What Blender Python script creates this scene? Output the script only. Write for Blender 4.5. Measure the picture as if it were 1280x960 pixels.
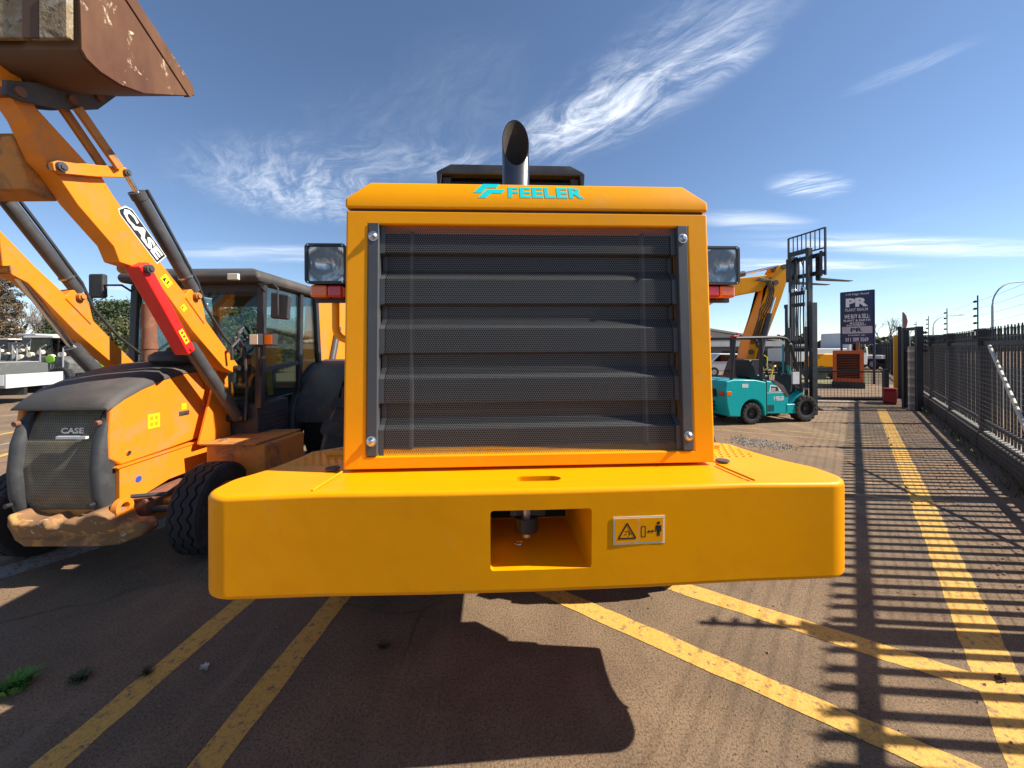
import bpy, bmesh, math, random
import numpy as np
from mathutils import Vector, Matrix, Quaternion

for o in list(bpy.data.objects):
    bpy.data.objects.remove(o)
R = math.radians
SC = bpy.context.scene
COL = SC.collection

# ------------------------------------------------------------------ camera
F_PX, CAM_H, HOR, ROLL = 485.0, 1.85, 437.0, 0.006
cam_d = bpy.data.cameras.new('camera')
cam = bpy.data.objects.new('camera', cam_d); COL.objects.link(cam)
cam_d.sensor_width = 36.0
cam_d.lens = 36.0 * F_PX / 1280.0
cam_d.shift_y = -(480.0 - HOR) / 1280.0
cam_d.clip_start = 0.05; cam_d.clip_end = 4000
cam.location = (0, 0, CAM_H)
cam.rotation_euler = (R(90), ROLL, 0)
SC.camera = cam
SC.render.resolution_x, SC.render.resolution_y = 1024, 768

# ------------------------------------------------------------------ sky and sun
SUN_EL = R(42.0)
SUN_H = Vector((0.9967, -0.081)).normalized()
SUN = Vector((SUN_H.x * math.cos(SUN_EL), SUN_H.y * math.cos(SUN_EL), math.sin(SUN_EL)))
sun_d = bpy.data.lights.new('sun', 'SUN'); sun_d.energy = 5.0; sun_d.angle = R(0.53)
sun_d.color = (1.0, 0.93, 0.82)
sun = bpy.data.objects.new('sun', sun_d); COL.objects.link(sun)
sun.rotation_euler = SUN.to_track_quat('Z', 'Y').to_euler()
sun.location = (30, -5, 30)

world = bpy.data.worlds.new('World'); SC.world = world; world.use_nodes = True
wn, wl = world.node_tree.nodes, world.node_tree.links
wn.clear()
w_out = wn.new('ShaderNodeOutputWorld'); w_bg = wn.new('ShaderNodeBackground')
w_sky = wn.new('ShaderNodeTexSky'); w_sky.sky_type = 'NISHITA'; w_sky.sun_disc = False
w_sky.sun_elevation = SUN_EL; w_sky.sun_rotation = math.atan2(SUN_H.x, SUN_H.y)
w_sky.altitude = 1600; w_sky.air_density = 1.0; w_sky.dust_density = 0.25; w_sky.ozone_density = 2.8
w_bg.inputs['Strength'].default_value = 0.090
def wmath(op, a, b=None, c=None):
    n = wn.new('ShaderNodeMath'); n.operation = op
    for i, q in enumerate((a, b, c)):
        if q is None: continue
        if isinstance(q, (int, float)): n.inputs[i].default_value = q
        else: wl.new(q, n.inputs[i])
    return n.outputs[0]
w_tc = wn.new('ShaderNodeTexCoord'); w_sep = wn.new('ShaderNodeSeparateXYZ')
wl.new(w_tc.outputs['Generated'], w_sep.inputs[0])
zc = wmath('MAXIMUM', w_sep.outputs[2], 0.03)
lx = wmath('DIVIDE', w_sep.outputs[0], zc); ly = wmath('DIVIDE', w_sep.outputs[1], zc)
w_pl = wn.new('ShaderNodeCombineXYZ'); wl.new(lx, w_pl.inputs[0]); wl.new(ly, w_pl.inputs[1])
w_wt = wn.new('ShaderNodeTexNoise'); w_wt.inputs['Scale'].default_value = 1.1; w_wt.inputs['Detail'].default_value = 3
wl.new(w_pl.outputs[0], w_wt.inputs['Vector'])
w_wm = wn.new('ShaderNodeVectorMath'); w_wm.operation = 'MULTIPLY_ADD'; w_wm.inputs[1].default_value = (0.55, 0.55, 0)
wl.new(w_wt.outputs['Color'], w_wm.inputs[0]); wl.new(w_pl.outputs[0], w_wm.inputs[2]); w_warp = w_wm.outputs[0]
def wnoise(scale, rot, sx, sy, detail, rough, dist, off=(0, 0, 0)):
    m0 = wn.new('ShaderNodeMapping'); m0.inputs['Rotation'].default_value = (0, 0, rot)
    wl.new(w_warp, m0.inputs['Vector'])
    m = wn.new('ShaderNodeMapping'); m.inputs['Scale'].default_value = (sx, sy, 1); m.inputs['Location'].default_value = off
    wl.new(m0.outputs[0], m.inputs['Vector'])
    t = wn.new('ShaderNodeTexNoise'); t.inputs['Scale'].default_value = scale
    t.inputs['Detail'].default_value = detail; t.inputs['Roughness'].default_value = rough
    t.inputs['Distortion'].default_value = dist
    wl.new(m.outputs[0], t.inputs['Vector'])
    return t.outputs[0]
def wramp(x, a, b, lo=0.0, hi=1.0):
    n = wn.new('ShaderNodeMapRange'); n.clamp = True; n.interpolation_type = 'SMOOTHSTEP'
    for k, q in zip((1, 2, 3, 4), (a, b, lo, hi)): n.inputs[k].default_value = q
    wl.new(x, n.inputs[0]); return n.outputs[0]
def wpatch(cx, cy, ax, ay, rot):
    """a soft elliptical cirrus field on the cloud layer (layer height = 1)"""
    c, s = math.cos(rot), math.sin(rot)
    dx = wmath('SUBTRACT', lx, cx); dy = wmath('SUBTRACT', ly, cy)
    u = wmath('ADD', wmath('MULTIPLY', dx, c / ax), wmath('MULTIPLY', dy, s / ax))
    v = wmath('ADD', wmath('MULTIPLY', dx, -s / ay), wmath('MULTIPLY', dy, c / ay))
    d = wmath('SQRT', wmath('ADD', wmath('MULTIPLY', u, u), wmath('MULTIPLY', v, v)))
    return wramp(d, 0.15, 1.0, 1.0, 0.0)
n_str = wnoise(2.6, R(58), 0.55, 2.0, 12, 0.66, 0.8)
n_fin = wnoise(9.0, R(40), 0.55, 1.3, 10, 0.70, 1.2, (3, 1, 0))
n_hor = wnoise(1.6, R(8), 0.30, 2.0, 10, 0.62, 0.4, (1, 5, 0))
n_big = wnoise(0.35, 0, 1, 1, 3, 0.5, 0.3, (7, 2, 0))
base = wmath('ADD', wmath('MULTIPLY', n_str, 0.60), wmath('MULTIPLY', n_fin, 0.40))
cov = wmath('MULTIPLY', wramp(n_big, 0.55, 0.80), 0.14)
covh = wmath('MULTIPLY', wramp(n_big, 0.55, 0.80), 0.06)
for (cx, cy, ax, ay, rot, amt) in (
        (0.46, 1.55, 0.72, 0.33, R(-60), 0.80), (0.20, 1.80, 0.32, 0.24, R(-50), 0.55), (0.74, 1.38, 0.20, 0.12, R(-50), 0.6),
        (-1.30, 2.45, 0.85, 0.75, R(-40), 0.50), (-0.30, 2.1, 0.8, 0.30, R(10), 0.28),
        (1.85, 2.40, 0.40, 0.20, R(25), 0.85), (1.42, 1.40, 0.22, 0.09, R(-50), 0.22), (-5.2, 6.2, 2.6, 1.0, R(8), 0.5)):
    cov = wmath('ADD', cov, wmath('MULTIPLY', wpatch(cx, cy, ax, ay, rot), amt))
for (cx, cy, ax, ay, rot, amt) in (
        (4.3, 3.9, 2.7, 0.42, R(10), 1.1), (3.1, 4.7, 2.4, 0.45, R(5), 0.9), (1.9, 3.05, 0.7, 0.25, R(15), 0.6), (-2.4, 4.0, 1.6, 0.5, R(5), 0.5)):
    covh = wmath('ADD', covh, wmath('MULTIPLY', wpatch(cx, cy, ax, ay, rot), amt))
dens = wmath('MULTIPLY', wramp(base, 0.40, 0.74), cov)
dens = wmath('ADD', dens, wmath('MULTIPLY', wramp(base, 0.30, 0.85), wmath('MULTIPLY', cov, 0.30)))
dens = wmath('ADD', dens, wmath('MULTIPLY', wramp(n_hor, 0.30, 0.75), covh))
dens = wmath('MINIMUM', wmath('MULTIPLY', dens, wramp(w_sep.outputs[2], 0.02, 0.14)), 0.80)
w_mix = wn.new('ShaderNodeMixRGB'); wl.new(dens, w_mix.inputs[0]); wl.new(w_sky.outputs[0], w_mix.inputs[1])
w_mix.inputs[2].default_value = (8.6, 9.0, 9.6, 1)
wl.new(w_mix.outputs[0], w_bg.inputs['Color']); wl.new(w_bg.outputs[0], w_out.inputs['Surface'])

SC.view_settings.view_transform = 'Standard'; SC.view_settings.look = 'None'
SC.view_settings.exposure = 0.82; SC.view_settings.gamma = 1.0; SC.view_settings.use_curve_mapping = False

# ------------------------------------------------------------------ survey helpers: where a sighted point stands
def ray(px, py):
    u = px - ROLL * (py - 480); v = py + ROLL * (px - 640)
    return (u - 640) / F_PX, -(v - HOR) / F_PX
def on_x(px, py, X):
    a, b = ray(px, py); Y = X / a
    return Vector((X, Y, CAM_H + b * Y))
def on_y(px, py, Y):
    a, b = ray(px, py)
    return Vector((a * Y, Y, CAM_H + b * Y))
def on_z(px, py, z=0.0):
    a, b = ray(px, py); Y = (z - CAM_H) / b
    return Vector((a * Y, Y, z))

# ------------------------------------------------------------------ materials
MATS = {}
def new_mat(name):
    m = bpy.data.materials.new(name); m.use_nodes = True
    nt = m.node_tree; nt.nodes.clear()
    out = nt.nodes.new('ShaderNodeOutputMaterial'); bs = nt.nodes.new('ShaderNodeBsdfPrincipled')
    nt.links.new(bs.outputs[0], out.inputs[0])
    MATS[name] = m
    return m, nt.nodes, nt.links, bs, out
def noise(ns, ls, scale, detail=6, rough=0.6, coord='Object', dist=0.0, stretch=None):
    tc = ns.new('ShaderNodeTexCoord'); t = ns.new('ShaderNodeTexNoise')
    t.inputs['Scale'].default_value = scale; t.inputs['Detail'].default_value = detail
    t.inputs['Roughness'].default_value = rough; t.inputs['Distortion'].default_value = dist
    if stretch:
        mp = ns.new('ShaderNodeMapping'); mp.inputs['Scale'].default_value = stretch
        ls.new(tc.outputs[coord], mp.inputs[0]); ls.new(mp.outputs[0], t.inputs[0])
    else:
        ls.new(tc.outputs[coord], t.inputs[0])
    return t.outputs[0]
def ramp(ns, ls, x, stops):
    r = ns.new('ShaderNodeValToRGB'); e = r.color_ramp.elements
    while len(e) < len(stops): e.new(0.5)
    for i, (p, c) in enumerate(stops):
        e[i].position = p; e[i].color = (c[0], c[1], c[2], 1) if not isinstance(c, (int, float)) else (c, c, c, 1)
    ls.new(x, r.inputs[0]); return r.outputs[0]
def mix(ns, ls, f, a, b):
    n = ns.new('ShaderNodeMixRGB')
    for i, q in enumerate((f, a, b)):
        if isinstance(q, (int, float)): n.inputs[i].default_value = q if i == 0 else (q, q, q, 1)
        elif isinstance(q, tuple): n.inputs[i].default_value = (q[0], q[1], q[2], 1)
        else: ls.new(q, n.inputs[i])
    return n.outputs[0]
def bump(ns, ls, bs, h, strength, dist):
    b = ns.new('ShaderNodeBump'); b.inputs['Strength'].default_value = strength; b.inputs['Distance'].default_value = dist
    ls.new(h, b.inputs['Height']); ls.new(b.outputs[0], bs.inputs['Normal'])
def surf(name, col, rough=0.5, metal=0.0, coat=0.0, col2=None, amt=(0.5, 0.75), scale=3.0, dirt=None, dirt_rng=(0.55, 0.75), dirt_scale=6.0,
         bmp=0.0, bmp_scale=60.0, bmp_dist=0.002, rough2=None, stretch=None, spec=0.5):
    m, ns, ls, bs, out = new_mat(name)
    c = None
    n1 = noise(ns, ls, scale, 7, 0.62, stretch=stretch)
    c = mix(ns, ls, ramp(ns, ls, n1, [(amt[0], 0.0), (amt[1], 1.0)]), col, col2 if col2 else tuple(q * 0.86 for q in col))
    rr = ramp(ns, ls, n1, [(0.3, rough), (0.75, rough2 if rough2 is not None else min(1, rough * 1.25 + 0.02))])
    if dirt:
        n2 = noise(ns, ls, dirt_scale, 9, 0.7, dist=0.6)
        f = ramp(ns, ls, n2, [(dirt_rng[0], 0.0), (dirt_rng[1], 1.0)])
        c = mix(ns, ls, f, c, dirt)
        rr = mix(ns, ls, f, rr, 0.85)
    ls.new(c, bs.inputs['Base Color']); ls.new(rr, bs.inputs['Roughness'])
    bs.inputs['Metallic'].default_value = metal
    bs.inputs['Specular IOR Level'].default_value = spec
    if coat: bs.inputs['Coat Weight'].default_value = coat; bs.inputs['Coat Roughness'].default_value = 0.08
    if bmp:
        bump(ns, ls, bs, noise(ns, ls, bmp_scale, 5, 0.6), bmp, bmp_dist)
    return m
surf('yellow', (0.90, 0.348, 0.0005), 0.34, coat=0.04, col2=(0.84, 0.312, 0.0005), scale=3.0, dirt=(0.62, 0.34, 0.07), dirt_rng=(0.60, 0.95), dirt_scale=4.0, bmp=0.10, bmp_scale=7, bmp_dist=0.012, spec=0.20)
surf('yellow_deck', (0.74, 0.345, 0.006), 0.42, col2=(0.62, 0.33, 0.06), scale=4, dirt=(0.36, 0.24, 0.12), dirt_rng=(0.56, 0.8), dirt_scale=5, bmp=0.1, bmp_scale=30)
surf('orange', (0.80, 0.240, 0.013), 0.45, spec=0.28, col2=(0.72, 0.215, 0.014), scale=2.0, dirt=(0.36, 0.215, 0.12), dirt_rng=(0.50, 0.82), dirt_scale=3.0, bmp=0.05, bmp_scale=30)
surf('orange_worn_shaded', (0.56, 0.215, 0.03), 0.6, col2=(0.44, 0.19, 0.05), scale=4.0, amt=(0.4, 0.7), dirt=(0.16, 0.11, 0.075), dirt_rng=(0.5, 0.68), dirt_scale=5, bmp=0.2, bmp_scale=30)  # worn paint; on the toolbox it also carries painted shade
surf('rust_cast', (0.25, 0.13, 0.055), 0.7, col2=(0.52, 0.27, 0.085), scale=9, amt=(0.52, 0.62), dirt=(0.60, 0.50, 0.36), dirt_rng=(0.60, 0.66), dirt_scale=14, bmp=0.4, bmp_scale=40, bmp_dist=0.004)
surf('rust', (0.20, 0.085, 0.05), 0.85, col2=(0.30, 0.15, 0.09), scale=14, bmp=0.4, bmp_scale=60)
surf('bucket_side', (0.095, 0.040, 0.025), 0.7, spec=0.2, col2=(0.165, 0.085, 0.045), scale=3.0, amt=(0.35, 0.7), dirt=(0.56, 0.44, 0.30), dirt_rng=(0.60, 0.66), dirt_scale=8, bmp=0.2, bmp_scale=25, stretch=(1, 1.3, 0.5))
surf('bucket_mud', (0.27, 0.20, 0.115), 0.9, col2=(0.38, 0.34, 0.27), scale=5.0, amt=(0.45, 0.6), dirt=(0.11, 0.075, 0.04), dirt_rng=(0.53, 0.62), dirt_scale=16, bmp=0.9, bmp_scale=28, bmp_dist=0.02)
surf('bucket_under', (0.11, 0.060, 0.036), 0.75, col2=(0.17, 0.10, 0.06), scale=3, bmp=0.3, bmp_scale=20, stretch=(0.2, 2, 2))
surf('black_plastic', (0.035, 0.038, 0.042), 0.55, col2=(0.075, 0.075, 0.075), scale=6, bmp=0.1, bmp_scale=120)
surf('dusty_black', (0.058, 0.054, 0.052), 0.62, col2=(0.125, 0.10, 0.08), scale=3, amt=(0.45, 0.8), dirt=(0.30, 0.24, 0.18), dirt_rng=(0.68, 0.78), dirt_scale=22, bmp=0.12, bmp_scale=60)
surf('grey_paint', (0.060, 0.064, 0.072), 0.45, col2=(0.085, 0.088, 0.092), scale=5)
surf('black_metal', (0.022, 0.023, 0.026), 0.38, col2=(0.04, 0.04, 0.042), scale=5)
surf('cyl_grey', (0.062, 0.063, 0.067), 0.42, col2=(0.10, 0.10, 0.10), scale=8, dirt=(0.20, 0.15, 0.10), dirt_rng=(0.66, 0.8))
surf('chrome', (0.72, 0.72, 0.72), 0.16, metal=1.0, col2=(0.6, 0.6, 0.6), scale=10)
surf('steel', (0.60, 0.60, 0.62), 0.28, metal=1.0, col2=(0.48, 0.48, 0.48), scale=20)
surf('pipe', (0.17, 0.155, 0.145), 0.24, metal=1.0, col2=(0.13, 0.10, 0.08), scale=6, rough2=0.4)
surf('soot', (0.030, 0.022, 0.016), 0.9, col2=(0.075, 0.045, 0.025), scale=9)
surf('mesh_black', (0.125, 0.127, 0.13), 0.36, col2=(0.14, 0.132, 0.12), scale=3, spec=0.6)
surf('mesh_dusty', (0.20, 0.18, 0.13), 0.6, col2=(0.34, 0.28, 0.17), scale=6, amt=(0.45, 0.75))
surf('dark_core', (0.012, 0.012, 0.014), 0.7, col2=(0.02, 0.02, 0.022), scale=4)
surf('rubber', (0.020, 0.020, 0.021), 0.75, col2=(0.055, 0.050, 0.046), scale=5, dirt=(0.15, 0.12, 0.095), dirt_rng=(0.6, 0.85), dirt_scale=7, bmp=0.25, bmp_scale=50)
surf('red_dark', (0.30, 0.012, 0.014), 0.5)
surf('street_tar', (0.05, 0.05, 0.052), 0.9, col2=(0.07, 0.068, 0.065), scale=1.5)
surf('red_paint', (0.72, 0.018, 0.016), 0.35, col2=(0.62, 0.014, 0.012), scale=5, coat=0.2)
surf('teal', (0.003, 0.37, 0.38), 0.34, coat=0.1, col2=(0.004, 0.33, 0.34), scale=3, spec=0.3)
surf('teal_print', (0.002, 0.56, 0.56), 0.35, col2=(0.003, 0.52, 0.52))
surf('white_print', (0.78, 0.78, 0.77), 0.45, col2=(0.70, 0.70, 0.69))
surf('silver_print', (0.62, 0.63, 0.65), 0.35, col2=(0.50, 0.50, 0.52), scale=12)
surf('black_print', (0.015, 0.015, 0.015), 0.5)
surf('yellow_print', (0.85, 0.68, 0.01), 0.45, col2=(0.80, 0.60, 0.01))
surf('blue_print', (0.03, 0.08, 0.40), 0.45)
surf('cream_print', (0.80, 0.72, 0.55), 0.45)
surf('gold_print', (0.66, 0.33, 0.01), 0.4)
surf('lens_red', (0.50, 0.012, 0.012), 0.15, coat=0.6, bmp=0.3, bmp_scale=90)
surf('lens_amber', (0.75, 0.14, 0.008), 0.15, coat=0.6, bmp=0.3, bmp_scale=90)
surf('fence_steel', (0.020, 0.021, 0.024), 0.5, col2=(0.035, 0.033, 0.032), scale=5)
surf('fence_wire', (0.25, 0.25, 0.25), 0.4, metal=0.8)
surf('galv', (0.42, 0.43, 0.44), 0.5, metal=0.6, col2=(0.34, 0.34, 0.34))
surf('cream_tube', (0.62, 0.58, 0.46), 0.6, col2=(0.5, 0.46, 0.36))
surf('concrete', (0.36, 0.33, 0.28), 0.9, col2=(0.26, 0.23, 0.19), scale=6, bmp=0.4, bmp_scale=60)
surf('plinth_shaded', (0.07, 0.06, 0.05), 0.95, col2=(0.045, 0.04, 0.036), scale=5, bmp=0.3, bmp_scale=60)  # plinth concrete with its shade put into the colour
surf('insulator', (0.02, 0.02, 0.02), 0.4)
surf('generator_orange', (0.60, 0.115, 0.02), 0.5, col2=(0.52, 0.10, 0.02))
surf('sign_blue', (0.014, 0.020, 0.055), 0.45, col2=(0.014, 0.032, 0.115), scale=0.5, amt=(0.4, 0.65))
surf('sign_grey', (0.45, 0.46, 0.48), 0.5)
surf('wall_grey', (0.16, 0.155, 0.15), 0.85, col2=(0.20, 0.19, 0.18), scale=1.0)
surf('roof_tan', (0.42, 0.37, 0.31), 0.8, col2=(0.36, 0.31, 0.26), scale=0.6)
surf('roof_white', (0.62, 0.60, 0.56), 0.7)
surf('truck_white', (0.58, 0.58, 0.57), 0.4, col2=(0.50, 0.49, 0.46), dirt=(0.4, 0.34, 0.26), dirt_rng=(0.66, 0.85))
surf('machine_green', (0.14, 0.34, 0.03), 0.5)
surf('lime', (0.20, 0.46, 0.03), 0.5)
surf('machine_grey', (0.10, 0.105, 0.10), 0.6, col2=(0.20, 0.20, 0.19), scale=3)
surf('flag_cloth', (0.20, 0.06, 0.05), 0.8)
surf('bark', (0.16, 0.125, 0.10), 0.95, col2=(0.10, 0.078, 0.06), scale=6)
surf('twig', (0.20, 0.155, 0.125), 0.95, col2=(0.14, 0.105, 0.085), scale=3)
surf('leaf_dark', (0.035, 0.058, 0.022), 0.7, col2=(0.060, 0.085, 0.030), scale=0.9, amt=(0.4, 0.65))
surf('leaf_olive', (0.070, 0.085, 0.028), 0.7, col2=(0.12, 0.12, 0.045), scale=0.7, amt=(0.4, 0.65))
surf('leaf_brown', (0.12, 0.085, 0.045), 0.8, col2=(0.17, 0.115, 0.06), scale=0.7)
surf('weed', (0.11, 0.25, 0.03), 0.7, col2=(0.15, 0.28, 0.05), scale=12)
surf('hill', (0.075, 0.090, 0.085), 1.0, col2=(0.11, 0.115, 0.10), scale=0.02)
surf('seat_vinyl', (0.018, 0.018, 0.02), 0.5)
surf('stone', (0.25, 0.20, 0.15), 0.9, col2=(0.16, 0.13, 0.10), scale=8)
surf('leaf_litter', (0.10, 0.07, 0.04), 0.9, col2=(0.2, 0.13, 0.07), scale=8)

def glass(name, tint, refl=1.0, rough=0.02):
    m = bpy.data.materials.new(name); m.use_nodes = True
    nt = m.node_tree; ns, ls = nt.nodes, nt.links; ns.clear()
    out = ns.new('ShaderNodeOutputMaterial'); tr = ns.new('ShaderNodeBsdfTransparent'); gl = ns.new('ShaderNodeBsdfGlossy')
    tr.inputs[0].default_value = (*tint, 1); gl.inputs['Roughness'].default_value = rough
    fr = ns.new('ShaderNodeFresnel'); fr.inputs[0].default_value = 1.5
    mm = ns.new('ShaderNodeMath'); mm.operation = 'MULTIPLY'; mm.inputs[1].default_value = refl
    ls.new(fr.outputs[0], mm.inputs[0])
    mx = ns.new('ShaderNodeMixShader'); ls.new(mm.outputs[0], mx.inputs[0]); ls.new(tr.outputs[0], mx.inputs[1]); ls.new(gl.outputs[0], mx.inputs[2])
    ls.new(mx.outputs[0], out.inputs[0]); MATS[name] = m
glass('glass_cab', (0.80, 0.88, 0.85), 0.6)
glass('glass_dark', (0.30, 0.27, 0.25))
glass('glass_clear', (0.93, 0.94, 0.95), 1.0, 0.03)

# ribbed headlamp reflector
m, ns, ls, bs, out = new_mat('reflector')
bs.inputs['Metallic'].default_value = 0.72; bs.inputs['Base Color'].default_value = (0.92, 0.90, 0.86, 1); bs.inputs['Roughness'].default_value = 0.24
tc = ns.new('ShaderNodeTexCoord'); vo = ns.new('ShaderNodeTexVoronoi'); vo.inputs['Scale'].default_value = 16
mp = ns.new('ShaderNodeMapping'); mp.inputs['Scale'].default_value = (2.2, 1, 0.7)
ls.new(tc.outputs['Object'], mp.inputs[0]); ls.new(mp.outputs[0], vo.inputs['Vector'])
bump(ns, ls, bs, vo.outputs['Distance'], 0.25, 0.02)

# asphalt: dusty brown, red soil patches, exposed stone grain
def asphalt_nodes(ns, ls):
    big = noise(ns, ls, 0.28, 6, 0.6, dist=0.6)
    mid = noise(ns, ls, 1.7, 8, 0.65, dist=0.4)
    fine = noise(ns, ls, 75, 4, 0.75)
    grit = noise(ns, ls, 190, 2, 0.6)
    c = ramp(ns, ls, mid, [(0.30, (0.160, 0.108, 0.066)), (0.52, (0.235, 0.156, 0.092)), (0.74, (0.325, 0.218, 0.128))])
    c = mix(ns, ls, ramp(ns, ls, big, [(0.50, 0.0), (0.66, 0.55)]), c, (0.300, 0.150, 0.082))
    c = mix(ns, ls, ramp(ns, ls, big, [(0.30, 0.75), (0.47, 0.0)]), c, (0.160, 0.122, 0.090))
    c = mix(ns, ls, ramp(ns, ls, fine, [(0.38, 0.8), (0.53, 0.0)]), c, (0.060, 0.046, 0.034))
    c = mix(ns, ls, ramp(ns, ls, grit, [(0.56, 0.0), (0.68, 0.65)]), c, (0.42, 0.33, 0.22))
    tc = ns.new('ShaderNodeTexCoord'); wv = ns.new('ShaderNodeMixRGB'); wv.blend_type = 'ADD'; wv.inputs[0].default_value = 0.35
    wn_ = ns.new('ShaderNodeTexNoise'); wn_.inputs['Scale'].default_value = 2.2; wn_.inputs['Detail'].default_value = 5
    ls.new(tc.outputs['Object'], wn_.inputs[0]); ls.new(tc.outputs['Object'], wv.inputs[1]); ls.new(wn_.outputs['Color'], wv.inputs[2])
    vr = ns.new('ShaderNodeTexVoronoi'); vr.feature = 'DISTANCE_TO_EDGE'; vr.inputs['Scale'].default_value = 0.55
    ls.new(wv.outputs[0], vr.inputs['Vector'])
    crk = mix(ns, ls, ramp(ns, ls, vr.outputs['Distance'], [(0.0, 1.0), (0.010, 0.0)]), 0.0, ramp(ns, ls, big, [(0.45, 0.0), (0.6, 0.8)]))
    c = mix(ns, ls, crk, c, (0.03, 0.025, 0.02))
    st = noise(ns, ls, 0.75, 3, 0.5, dist=1.2)
    c = mix(ns, ls, ramp(ns, ls, st, [(0.66, 0.0), (0.74, 0.45)]), c, (0.085, 0.066, 0.05))
    trk = noise(ns, ls, 1.0, 7, 0.65, dist=0.3, stretch=(2.6, 0.35, 1))
    c = mix(ns, ls, ramp(ns, ls, trk, [(0.55, 0.0), (0.70, 0.5)]), c, (0.33, 0.24, 0.155))
    return c, fine, mid
m, ns, ls, bs, out = new_mat('asphalt')
c, fine, mid = asphalt_nodes(ns, ls)
ls.new(c, bs.inputs['Base Color']); bs.inputs['Roughness'].default_value = 0.9; bs.inputs['Specular IOR Level'].default_value = 0.25
bump(ns, ls, bs, mix(ns, ls, 0.3, fine, mid), 1.0, 0.012)
def line_mat(name, col, col2, wear):
    m, ns, ls, bs, out = new_mat(name)
    c, fine, mid = asphalt_nodes(ns, ls)
    w1 = noise(ns, ls, 20, 10, 0.78); w2 = noise(ns, ls, 2.0, 4, 0.6)
    p = mix(ns, ls, w2, col, col2)
    p = mix(ns, ls, ramp(ns, ls, fine, [(0.38, 0.45), (0.50, 0.0)]), p, tuple(q * 0.45 for q in col))
    f = ramp(ns, ls, w1, [(wear, 1.0), (wear + 0.10, 0.0)])
    ls.new(mix(ns, ls, f, p, c), bs.inputs['Base Color']); bs.inputs['Roughness'].default_value = 0.75
    bs.inputs['Specular IOR Level'].default_value = 0.3
    bump(ns, ls, bs, mix(ns, ls, 0.3, fine, mid), 0.6, 0.008)
line_mat('line_yellow', (0.66, 0.36, 0.06), (0.74, 0.43, 0.11), 0.375)
line_mat('line_worn', (0.46, 0.30, 0.09), (0.40, 0.27, 0.12), 0.46)
line_mat('line_white', (0.42, 0.38, 0.32), (0.34, 0.30, 0.25), 0.42)
m, ns, ls, bs, out = new_mat('soil')
n1 = noise(ns, ls, 1.3, 8, 0.7, dist=0.5); n2 = noise(ns, ls, 40, 5, 0.7)
c = ramp(ns, ls, n1, [(0.32, (0.13, 0.095, 0.065)), (0.55, (0.25, 0.165, 0.105)), (0.75, (0.32, 0.23, 0.15))])
c = mix(ns, ls, ramp(ns, ls, n2, [(0.36, 0.6), (0.5, 0.0)]), c, (0.07, 0.055, 0.04))
ls.new(c, bs.inputs['Base Color']); bs.inputs['Roughness'].default_value = 0.95; bump(ns, ls, bs, n2, 0.9, 0.02)
m, ns, ls, bs, out = new_mat('lawn')
n1 = noise(ns, ls, 0.8, 8, 0.7); c = ramp(ns, ls, n1, [(0.35, (0.12, 0.13, 0.045)), (0.65, (0.26, 0.22, 0.10))])
ls.new(c, bs.inputs['Base Color']); bs.inputs['Roughness'].default_value = 1.0

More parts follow.
